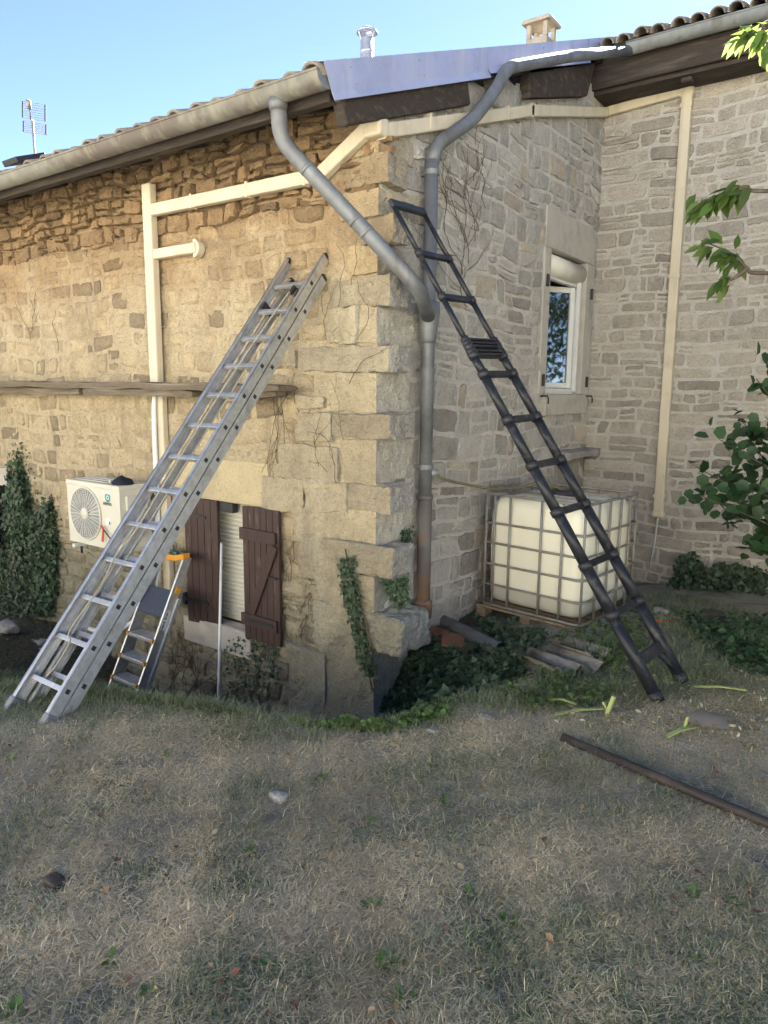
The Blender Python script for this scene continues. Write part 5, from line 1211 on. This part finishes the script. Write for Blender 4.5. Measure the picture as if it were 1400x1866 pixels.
grid(34.5, 75.5, (182, 189), (212, 219), 8, 'upper'); grid(36, 77, (218, 225), (238, 243.5), 7, 'lower')
b0_, b1_ = PA(56, 218, .9), PA(52.5, 183, .75)
MB().tube([V(an0[0], 1, an1[2]), b0_, b1_], .010, 6).build('boom', M['galv'], an, True)
MB().tube([PA(53.5, 198, .78), PA(52, 182, .75)], .026, 8).build('director_head', M['galv'], an, True)
rh0 = PA(45, 291, .6); rh = MB().obox(V(rh0[0], .6, rh0[2]), V(.16, 0, .0), V(0, .18, .07), V(0, -.015, .03)).build('roof_hatch', M['dark'], None, bevel=.01); tag(rh, 'dark raised roof hatch on the tiles beside the antenna', 'roof hatch')

# ------------------------------------------------------------------ vegetation
def wall_leaves(poly, n, tf, depth, size, jit=.5):
    q = poly_px(poly, n); P = np.array([tf(x, y) for x, y in q]); return P, n
def ivy_patch(label, polys, n, nrm, pln, size, depth, shape='ivy', material='ivy', stems=None, base=None, parentname='climbing_ivy', dark=None):
    nrm = np.array(nrm, float); Ps = []
    for poly, k in zip(polys, n):
        q = poly_px(poly, k); Ps.append(np.array([pln(x, y) for x, y in q]))
    P = np.vstack(Ps); k = len(P); P = P + nrm * (depth[0] + (depth[1] - depth[0]) * RNG.random((k, 1)) ** 1.5)
    D = np.array([[0, 0, -1.0]]) + RNG.normal(0, .55, (k, 3)); N = nrm + RNG.normal(0, .45, (k, 3)) + np.array([[0, 0, .35]])
    t = thing(parentname, base if base is not None else P.mean(0), label, 'ivy' if 'ivy' in label else 'plant')
    leaf_mesh('foliage', P, D, N, RNG.uniform(size * .6, size * 1.25, k), M[material], t, shape)
    if stems:
        mb = MB()
        for s in stems: mb.tube(smooth_path([pln(x, y) + nrm * .015 for x, y in s], 4), .006, 5)
        mb.build('stem', M['stem'], t, True)
    return t
plA = lambda x, y: PA(x, y, 0.0); plB = lambda x, y: PB(x, y, 0.0); plC = lambda x, y: PA(x, y, YC)
ivy_patch('tall dark ivy climbing the left wall, pointed at its top', [[(38, 818), (46, 850), (60, 900), (66, 960), (58, 1010), (60, 1110), (30, 1115), (38, 1040), (24, 960), (20, 900), (30, 860)]], [1900], (0, -1, 0), plA, .060, (.01, .13), stems=[[(45, 1115), (42, 980), (40, 830)], [(55, 1115), (52, 1000), (50, 900)]])
ivy_patch('broad dark ivy on the left wall beside the heat pump', [[(75, 930), (88, 915), (98, 905), (104, 940), (112, 990), (110, 1060), (104, 1118), (56, 1118), (58, 1010), (62, 950)]], [1900], (0, -1, 0), plA, .058, (.01, .12), stems=[[(80, 1118), (85, 1000), (96, 900)]])
ivy_patch('low dark ivy at the left edge of the left wall', [[(0, 985), (18, 1000), (30, 1050), (34, 1120), (0, 1125)]], [650], (0, -1, 0), plA, .055, (.01, .13))
ivy_patch('narrow ivy strand climbing the corner stones', [[(622, 1015), (652, 1012), (656, 1060), (664, 1110), (672, 1160), (690, 1230), (668, 1230), (650, 1170), (636, 1110), (626, 1060)]], [900], (0, -1, 0), lambda x, y: PA(x, y, -.05), .032, (.0, .05), stems=[[(682, 1260), (660, 1160), (642, 1060), (632, 1000)], [(690, 1240), (672, 1150), (650, 1050)]])
ivy_patch('ivy hanging under the projecting corner stone', [[(685, 1046), (712, 1056), (740, 1040), (738, 1090), (722, 1108), (706, 1085)]], [420], (.4, -.9, 0), lambda x, y: PA(x, y, -.03) + V(.03, 0, 0), .030, (.0, .06))
ivy_patch('thin ivy sprig on the corner above the boulder', [[(728, 965), (748, 958), (750, 1000), (738, 1030), (730, 1010)]], [160], (1, 0, 0), lambda x, y: PB(x, y, .03), .028, (.0, .04))
ivy_patch('dark ivy under the open brown shutter', [[(415, 1165), (452, 1150), (520, 1180), (518, 1225), (500, 1270), (455, 1285), (418, 1250)]], [420], (0, -1, 0), plA, .034, (.01, .08), stems=[[(430, 1290), (440, 1200), (450, 1150)], [(480, 1300), (470, 1220), (490, 1170)]])
ivy_patch('dark ivy spreading up the foot of the rear wall at right', [[(1240, 1010), (1265, 1000), (1290, 1030), (1330, 1020), (1400, 1035), (1400, 1120), (1330, 1130), (1280, 1120), (1240, 1100), (1228, 1060)]], [1700], (0, -1, 0), plC, .062, (.01, .30))

ivy_patch('thin ragged ivy fringe around the tall ivy on the left wall', [[(30, 800), (50, 805), (72, 890), (80, 905), (100, 890), (112, 930), (120, 1010), (116, 1080), (56, 1000), (62, 930), (40, 850), (16, 940), (14, 900)]], [420], (0, -1, 0), plA, .038, (.005, .05))
# bare creeper stems, each clump one plant
def creeper(label, starts, up, pln, nrm, n, step, spread, branch=.18, rad=.0042, seed=0, xmin=-1):
    r = random.Random(seed); mb = MB(); nrm = np.array(nrm, float)
    def grow(x, y, ang, k, rr_):
        pts = []
        for i in range(k):
            pts.append(pln(x, y) + nrm * (.020 + .008 * r.random())); ang += r.gauss(0, spread); ang += (up - ang) * .12
            x += step * math.cos(ang); y -= step * math.sin(ang)
            if x < xmin: break
            if r.random() < branch and k - i > 4 and rr_ > .0018: grow(x, y, ang + r.choice((-1, 1)) * r.uniform(.3, .8), int((k - i) * .7), rr_ * .7)
        if len(pts) > 2: mb.tube(pts, list(np.linspace(rr_, rr_ * .5, len(pts))), 4, False)
    for (x, y) in starts: grow(x, y, up + r.gauss(0, .2), n, rad)
    o = mb.build('bare_creeper', M['stem']); return tag(o, label, 'creeper')
U90 = math.pi / 2
creeper('bare creeper stems fanning up the right wall beside the downpipe', [(845, 560), (850, 480), (862, 440), (838, 500)], U90, plB, (1, 0, 0), 20, 12, .22, .25, .0038, 1)
creeper('thin bare stems on the right wall high above the black ladder', [(868, 420), (880, 380), (858, 330)], U90, plB, (1, 0, 0), 14, 11, .25, .2, .003, 2)
creeper('dry creeper hanging below the plank end on the left wall', [(505, 715), (515, 715), (528, 718), (540, 715), (500, 720)], -U90, plA, (0, -1, 0), 15, 11, .2, .12, .004, 3)
creeper('tangle of dry creeper stems right of the open shutter', [(530, 1290), (545, 1280), (560, 1250), (575, 1290), (535, 1200), (550, 1130), (528, 1080), (566, 1180), (540, 1020)], U90, plA, (0, -1, 0), 20, 13, .38, .3, .004, 4, 523)
creeper('dense dry creeper on the wall foot below the step ladder', [(300, 1275), (325, 1278), (345, 1285), (365, 1285), (310, 1230), (335, 1240), (350, 1230)], U90, plA, (0, -1, 0), 15, 11, .42, .32, .004, 5)
creeper('fine dry creeper along the upper corner stones', [(640, 700), (655, 620), (645, 520), (600, 620), (620, 560)], U90, lambda x, y: PA(x, y, -.045), (0, -1, 0), 12, 11, .3, .15, .003, 6)
creeper('dry stems on the corner blocks left of the shutter top', [(600, 860), (615, 880), (585, 850), (630, 800)], U90, lambda x, y: PA(x, y, -.05), (0, -1, 0), 12, 11, .3, .2, .003, 8, 560)
creeper('thin dark stem on the left wall above the heat pump', [(60, 620), (62, 600), (110, 640)], U90, plA, (0, -1, 0), 8, 11, .25, .15, .0035, 7)

# ground ivy and weeds on the slope below the downpipe
def ground_cover(label, cat, polys, counts, size, hmax, shape, material, kind='stuff', name='ground_ivy', tone=1.0):
    q = np.vstack([poly_px(p, c) for p, c in zip(polys, counts)]); P = PGa(q[:, 0], q[:, 1]); n = len(P)
    clump = .5 + .5 * snoise(P[:, 0], P[:, 1], 9.0, 4.0); P[:, 2] += hmax * RNG.random(n) ** 1.3 * np.clip(clump, .15, 1)
    D = RNG.normal(0, 1, (n, 3)); D[:, 2] = RNG.normal(-.15, .3, n); N = RNG.normal(0, .4, (n, 3)); N[:, 2] += 1; N[:, 1] -= .35; N[:, 0] += .2
    tn = RNG.uniform(.6, 1.4, (n, 1)) * np.ones((1, 3)) * tone
    o = leaf_mesh(name, P, D, N, RNG.uniform(size * .6, size * 1.3, n), M[material], None, shape, tints=tn); tag(o, label, cat, kind=kind)
ground_cover('dark ivy covering the slope below the projecting boulder and downpipe', 'ground cover',
             [[(684, 1185), (740, 1180), (770, 1130), (800, 1150), (860, 1180), (940, 1190), (960, 1230), (900, 1262), (800, 1290), (730, 1312), (690, 1318)], [(860, 1125), (1000, 1165), (960, 1200), (880, 1180)], [(690, 1190), (760, 1180), (770, 1290), (690, 1312)]], [3900, 600, 1000], .050, .17, 'ivy', 'ivy')
ground_cover('bright green weeds along the lawn edge at the house corner', 'weeds', [[(520, 1302), (600, 1308), (680, 1318), (760, 1300), (830, 1282), (800, 1312), (700, 1335), (600, 1330), (530, 1318)]], [1500], .034, .10, 'round', 'weed', name='edge_weeds')
ground_cover('mixed weeds and litter around the water tank', 'weeds', [[(1000, 1160), (1080, 1140), (1150, 1100), (1190, 1120), (1170, 1190), (1120, 1230), (1050, 1200)], [(900, 1262), (960, 1230), (1080, 1235), (1150, 1230), (1100, 1290), (960, 1300)]], [700, 600], .040, .12, 'ovate', 'weed', name='tank_weeds', tone=.75)
ground_cover('dark low plants along the shaded foot of the rear wall', 'ground cover', [[(1230, 1120), (1300, 1140), (1400, 1130), (1400, 1240), (1340, 1220), (1280, 1180)]], [1000], .055, .16, 'ovate', 'shrub', name='shade_plants')
ground_cover('low weeds on the dirt bank below the left wall ivy', 'weeds', [[(0, 1120), (110, 1120), (200, 1180), (240, 1262), (120, 1248), (0, 1240)], [(250, 1262), (410, 1284), (560, 1306), (420, 1292), (250, 1276)]], [900, 900], .030, .06, 'ovate', 'weed', name='bank_weeds', tone=.6)

# grass: dry straw mat with green patches, one uncountable mass
def grass(n, name, label, x0, x1, y0, y1, tall=1.0, green=None, dens=1.5, lawn=True, poly=None):
    if poly is None:
        X = RNG.uniform(x0, x1, n * 6); Y = RNG.uniform(y0, y1, n * 6); d = np.hypot(X - CAM[0], Y - CAM[1])
        ok = (RNG.random(len(X)) < np.clip(1.3 / d, 0, 1) ** dens * (1 - .72 * bare(X, Y))) & (Y < lip_side(X, Y) + .18) & (d > .9); X, Y = X[ok][:n], Y[ok][:n]
    else:
        q = poly_px(poly, n); P_ = PGa(q[:, 0], q[:, 1]); X, Y = P_[:, 0], P_[:, 1]
    k = len(X); Z = ground_z(X, Y) - .004
    gp = .38 * snoise(X, Y, 1.7, 5.0) + .30 * snoise(X, Y, 4.3, 8.0) + .18 * snoise(X, Y, 11.0, 2.0)
    edge = np.clip(1 - (lip_side(X, Y) - Y) / .55, 0, 1)
    gr = RNG.random(k) < np.clip((.20 if green is None else green) + gp * 1.15 + .35 * edge, .04, .95)
    L = np.where(gr, RNG.uniform(.018, .05, k), RNG.uniform(.012, .046, k)) * tall * (1 + .8 * edge * gr)
    az = RNG.uniform(0, 2 * math.pi, k); el = np.where(gr, RNG.uniform(.35, 1.35, k), np.abs(RNG.normal(.12, .28, k)))
    D = np.stack([np.cos(az) * np.cos(el), np.sin(az) * np.cos(el), np.sin(el)], -1); S = np.stack([-np.sin(az), np.cos(az), np.zeros(k)], -1)
    W = np.where(gr, RNG.uniform(.0013, .0025, k), RNG.uniform(.0007, .0016, k))
    B0 = np.stack([X, Y, Z + np.where(gr, 0, RNG.uniform(.002, .022, k))], -1)
    mid = B0 + D * (L * .55)[:, None]; bend = np.stack([np.cos(az + RNG.normal(0, .5, k)), np.sin(az + RNG.normal(0, .5, k)), np.where(gr, -.25, -.15) + RNG.normal(0, .15, k)], -1)
    tip = mid + (D + bend * .7) * (L * .40)[:, None]; tip[:, 2] = np.maximum(tip[:, 2], Z + .002)
    vs = np.stack([B0 - S * W[:, None], B0 + S * W[:, None], mid + S * W[:, None] * .8, mid - S * W[:, None] * .8, tip + S * W[:, None] * .25, tip - S * W[:, None] * .25], 1)
    F = (np.arange(k)[:, None, None] * 6 + np.array([[0, 1, 2, 3], [3, 2, 4, 5]])[None]).reshape(-1, 4)
    straw = np.array([(.46, .415, .31), (.41, .365, .265), (.50, .46, .355), (.36, .315, .225)])[RNG.integers(0, 4, k)]
    grn = np.array([(.155, .185, .10), (.125, .16, .09), (.21, .225, .13)])[RNG.integers(0, 3, k)]
    c = np.where(gr[:, None], grn * 1.25, straw * np.array([[1.42, 1.34, 1.17]]) * (1 + .35 * np.clip(snoise(X, Y, 2.9, 6.0), -.8, .6))[:, None]) * RNG.uniform(.66, 1.32, (k, 1))
    o = mesh_obj(name, vs.reshape(-1, 3), F.astype(np.int32), M['grass'], None, False, np.repeat(c, 6, 0), centre=False); tag(o, label, 'grass', kind='stuff')
grass(520000, 'lawn_grass', 'patchy dry straw-coloured lawn with green tufts', -2.6, 4.0, -4.4, 1.9)
grass(9000, 'bank_grass', 'sparse green grass on the bank at the left wall foot', 0, 0, 0, 0, 1.1, .75, poly=[(0, 1225), (100, 1230), (240, 1262), (420, 1288), (560, 1308), (400, 1300), (200, 1275), (0, 1262)])
grass(6000, 'wall_foot_grass', 'thin dry grass along the foot of the rear wall', 0, 0, 0, 0, 1.2, .4, poly=[(1150, 1085), (1230, 1080), (1400, 1120), (1400, 1190), (1260, 1170), (1170, 1130)])
grass(9000, 'slope_grass', 'straggly grass and straw between the water tank and black ladder', 0, 0, 0, 0, 1.3, .35, poly=[(1060, 1190), (1180, 1120), (1330, 1180), (1400, 1240), (1400, 1300), (1200, 1290), (960, 1300), (880, 1290), (1000, 1240)])
def tuft(px, py, n, h, label, spread=.05, blue=False):
    p = PG(px, py); az = RNG.uniform(0, 6.28, n); el = RNG.uniform(.7, 1.45, n); B0 = p + np.stack([RNG.normal(0, spread, n), RNG.normal(0, spread, n), np.zeros(n) - .01], -1)
    D = np.stack([np.cos(az) * np.cos(el), np.sin(az) * np.cos(el), np.sin(el)], -1); S = np.stack([-np.sin(az), np.cos(az), np.zeros(n)], -1); L = RNG.uniform(.5, 1, n) * h; W = .003
    mid = B0 + D * (L * .6)[:, None]; tip = mid + (D * .6 + np.stack([np.cos(az), np.sin(az), -.5 * np.ones(n)], -1) * .5) * (L * .4)[:, None]
    vs = np.stack([B0 - S * W, B0 + S * W, mid + S * W, mid - S * W, tip + S * W * .2, tip - S * W * .2], 1); F = (np.arange(n)[:, None, None] * 6 + np.array([[0, 1, 2, 3], [3, 2, 4, 5]])[None]).reshape(-1, 4)
    c = np.array([[.085, .14, .06]]) * RNG.uniform(.7, 1.3, (n, 1)); o = mesh_obj('grass_tuft', vs.reshape(-1, 3), F.astype(np.int32), M['grass'], None, False, np.repeat(c, 6, 0)); tag(o, label, 'grass tuft', 'green grass tufts', 'stuff')
tuft(1018, 1250, 90, .17, 'long-bladed grass tuft in front of the corrugated sheets')
tuft(1110, 1200, 110, .28, 'tall grass clump at the near corner of the water tank', .09)
tuft(430, 1612, 60, .07, 'low green tuft on the lawn, left of centre', .06); tuft(250, 1590, 60, .06, 'low green tuft on the lawn towards the left edge', .07)
tuft(1360, 1180, 90, .22, 'dark grass clump at the right edge before the shrub', .06); tuft(660, 1520, 50, .06, 'low green tuft at the centre of the lawn', .06)
# broad-leaved weeds growing flat in the lawn
nr = 22; q = np.stack([RNG.uniform(0, 1400, nr), RNG.uniform(1330, 1860, nr)], -1); C0 = PGa(q[:, 0], q[:, 1]); k = RNG.integers(5, 14, nr); P = np.repeat(C0, k, 0); n = len(P)
az = RNG.uniform(0, 6.28, n); D = np.stack([np.cos(az), np.sin(az), RNG.uniform(.05, .6, n)], -1); N = np.stack([-np.cos(az) * .3, -np.sin(az) * .3, np.ones(n)], -1); P = P + D * .008 + np.array([[0, 0, .012]])
tag(leaf_mesh('lawn_weeds', P, D, N, RNG.uniform(.014, .036, n), M['weed'], None, 'ovate', .2, tints=RNG.uniform(.8, 1.6, (n, 1)) * np.ones((1, 3))), 'small flat green weeds dotted over the lawn', 'weeds', kind='stuff')
# fallen leaves
q = np.stack([RNG.uniform(0, 1400, 170), RNG.uniform(1330, 1866, 170)], -1); P = PGa(q[:, 0], q[:, 1]); P[:, 2] += .02
D = RNG.normal(0, 1, (170, 3)); D[:, 2] *= .25; N = RNG.normal(0, .35, (170, 3)); N[:, 2] += 1
tc_ = np.array([(.30, .17, .08), (.36, .24, .13), (.22, .10, .07), (.40, .31, .19)])[RNG.integers(0, 4, 170)]
tag(leaf_mesh('fallen_leaves', P, D, N, RNG.uniform(.015, .038, 170), M['dryleaf'], None, 'ovate', .3, tc_), 'scattered brown fallen leaves on the lawn', 'fallen leaves', kind='stuff')
n = 1100
q = poly_px([(1080, 1230), (1180, 1180), (1400, 1220), (1400, 1380), (1180, 1330), (1000, 1330)], n); P = PGa(q[:, 0], q[:, 1]); P[:, 2] += RNG.uniform(.005, .04, n)
D = RNG.normal(0, 1, (n, 3)); D[:, 2] *= .25; N = RNG.normal(0, .35, (n, 3)); N[:, 2] += 1
tc_ = np.array([(.40, .34, .22), (.34, .26, .15), (.46, .42, .30), (.22, .22, .09)])[RNG.integers(0, 4, n)]
tag(leaf_mesh('straw_litter', P, D, N, RNG.uniform(.012, .038, n), M['dryleaf'], None, 'long', .2, tc_), 'dry shredded plant litter around the black ladder foot', 'plant litter', kind='stuff')

# ------------------------------------------------------------------ shrub at the right edge
def branchy(name, label, cat, base, limbs, leafsize, shape, material, lp, droop, trunk_r, group=None, twig=.007, jitter=.10):
    t = thing(name, base, label, cat, group); mb = MB(); P, D, N = [], [], []
    for lim in limbs:
        pts = smooth_path(lim, 6); k = len(pts); mb.tube(pts, list(np.linspace(twig * 1.8, twig * .45, k)), 6, False)
        for _ in range(lp):
            u = RNG.uniform(.30, 1.0) ** .7; i = min(int(u * (k - 1)), k - 2); f_ = u * (k - 1) - i; p = pts[i] * (1 - f_) + pts[i + 1] * f_
            dirn = pts[min(i + 1, k - 1)] - pts[i]; dirn = dirn / (np.linalg.norm(dirn) + 1e-9)
            d = dirn * .5 + RNG.normal(0, .6, 3) + V(0, 0, -droop); nn = V(0, 0, 1) + RNG.normal(0, .5, 3) + V(.1, -.5, 0)
            P.append(p + RNG.normal(0, jitter * .35, 3)); D.append(d); N.append(nn)
    leaf_mesh('crown', np.array(P), np.array(D), np.array(N), RNG.uniform(leafsize * .65, leafsize * 1.2, len(P)), M[material], t, shape)
    mb.build('branches', M['bark'], t, True); return t
sbs = V(2.85, 2.0, gz(2.85, 2.0))
tips = [(1395, 655), (1378, 690), (1345, 760), (1310, 800), (1268, 850), (1262, 905), (1282, 905), (1330, 870), (1370, 830), (1300, 930 - 60), (1345, 935), (1372, 990), (1392, 1000), (1350, 1000), (1385, 900), (1395, 760), (1392, 820), (1360, 790)]
limbs = []
for k, (x, y) in enumerate(tips):
    tp_ = PA(x, y, 1.75 + .35 * (k % 3)); md_ = (sbs * .45 + tp_ * .55) + V(.08, .05, .22 + .1 * (k % 2)); limbs.append([sbs + V(-.03 * (k % 4), .02 * (k % 3), .1), sbs * .8 + tp_ * .2 + V(.05, 0, .35), md_, tp_])
branchy('leafy_shrub', 'dark round-leaved shrub reaching in from the right edge', 'shrub', sbs, limbs, .105, 'round', 'shrub', 42, .15, .03, jitter=.13)
# tree whose boughs hang in at the upper right; its trunk stands outside the frame
tbs = V(4.3, .6, gz(4.3, .6))
tree = thing('cherry_tree', tbs, 'tree whose leafy boughs hang in at the upper right', 'tree')
trunk = [tbs - V(0, 0, .1), tbs + V(-.05, .02, 1.0), tbs + V(.05, .05, 2.3), tbs + V(.0, .1, 3.6), tbs + V(.15, .1, 5.2)]
tm = MB().tube(smooth_path(trunk, 6), list(np.linspace(.15, .05, 25)), 12, False)
TL = [([tbs + V(0, .05, 2.0), V(3.2, .75, 3.15), PA(1400, 498, .9), PA(1362, 488, .9), PA(1335, 463, .9), PA(1278, 438, .9)], [(.72, 1.0)], 34),
      ([PA(1362, 488, .9), PA(1340, 506, .9), PA(1318, 515, .9)], [(.6, 1.0)], 9),
      ([tbs + V(0, .05, 2.2), V(3.3, .8, 3.6), PA(1405, 348, 1.0), PA(1360, 340, 1.0), PA(1318, 352, 1.0), PA(1272, 372, 1.0)], [(.58, 1.0)], 60),
      ([tbs + V(0, .1, 3.2), V(3.4, .9, 4.6), PA(1430, 30, 1.0), PA(1392, 55, 1.0), PA(1352, 65, 1.0)], [(.72, 1.0)], 30),
      ([V(3.4, .9, 4.6), PA(1440, 60, .9), PA(1398, 92, .9)], [(.75, 1.0)], 8)]
P, D, N = [], [], []
for pts, rg, nl in TL:
    pp = smooth_path(pts, 7); k = len(pp); tm.tube(pp, list(np.linspace(.018, .0035, k)), 6, False)
    for _ in range(nl):
        u = RNG.uniform(*rg[0]); i = min(int(u * (k - 1)), k - 2); p = pp[i]; d = (pp[i + 1] - pp[i]); d = d / np.linalg.norm(d) * .5 + RNG.normal(0, .35, 3) + V(-.1, -.1, -.75); P.append(p + RNG.normal(0, .02, 3)); D.append(d); N.append(V(-.2, -.8, .55) + RNG.normal(0, .35, 3))
leaf_mesh('hanging_leaves', P, D, N, RNG.uniform(.09, .15, len(P)), M['cherry'], tree, 'long', .22)
# rest of the crown, outside the picture to the right
n = 22000; th = RNG.uniform(0, 6.28, n); ph = np.arccos(RNG.uniform(-1, 1, n)); rr2 = RNG.random(n) ** .4
cl = np.stack([5.6 + 2.0 * rr2 * np.sin(ph) * np.cos(th), 1.5 + 2.5 * rr2 * np.sin(ph) * np.sin(th), 4.0 + 2.4 * rr2 * np.cos(ph)], -1)
dd_ = cl - CAM; zc2 = dd_ @ _f; xs_ = PCX + FPX * (dd_ @ _R) / np.maximum(zc2, .05); keep_ = (zc2 < .05) | (xs_ > 1440)
cl = cl[keep_ & (snoise(cl[:, 0], cl[:, 1] + cl[:, 2], 2.6, 1.0) > -.25)]; n = len(cl)
Dd = RNG.normal(0, .6, (n, 3)); Dd[:, 2] -= .6; Nn = RNG.normal(0, .6, (n, 3)); Nn[:, 2] += .6
leaf_mesh('crown', cl, Dd, Nn, RNG.uniform(.09, .15, n), M['cherry'], tree, 'long', .22)
for k in range(9):
    a = rnd.uniform(0, 6.28); tm.tube(smooth_path([tbs + V(0, .05, 2.2 + .25 * k), tbs + V(.9 + .7 * math.cos(a), .7 * math.sin(a), 3.2 + .2 * k), V(5.6 + 1.4 * math.cos(a), 1.5 + 1.7 * math.sin(a), 3.4 + .3 * k)], 5), list(np.linspace(.05, .01, 11)), 6, False)
tm.build('trunk', M['bark'], tree, True)
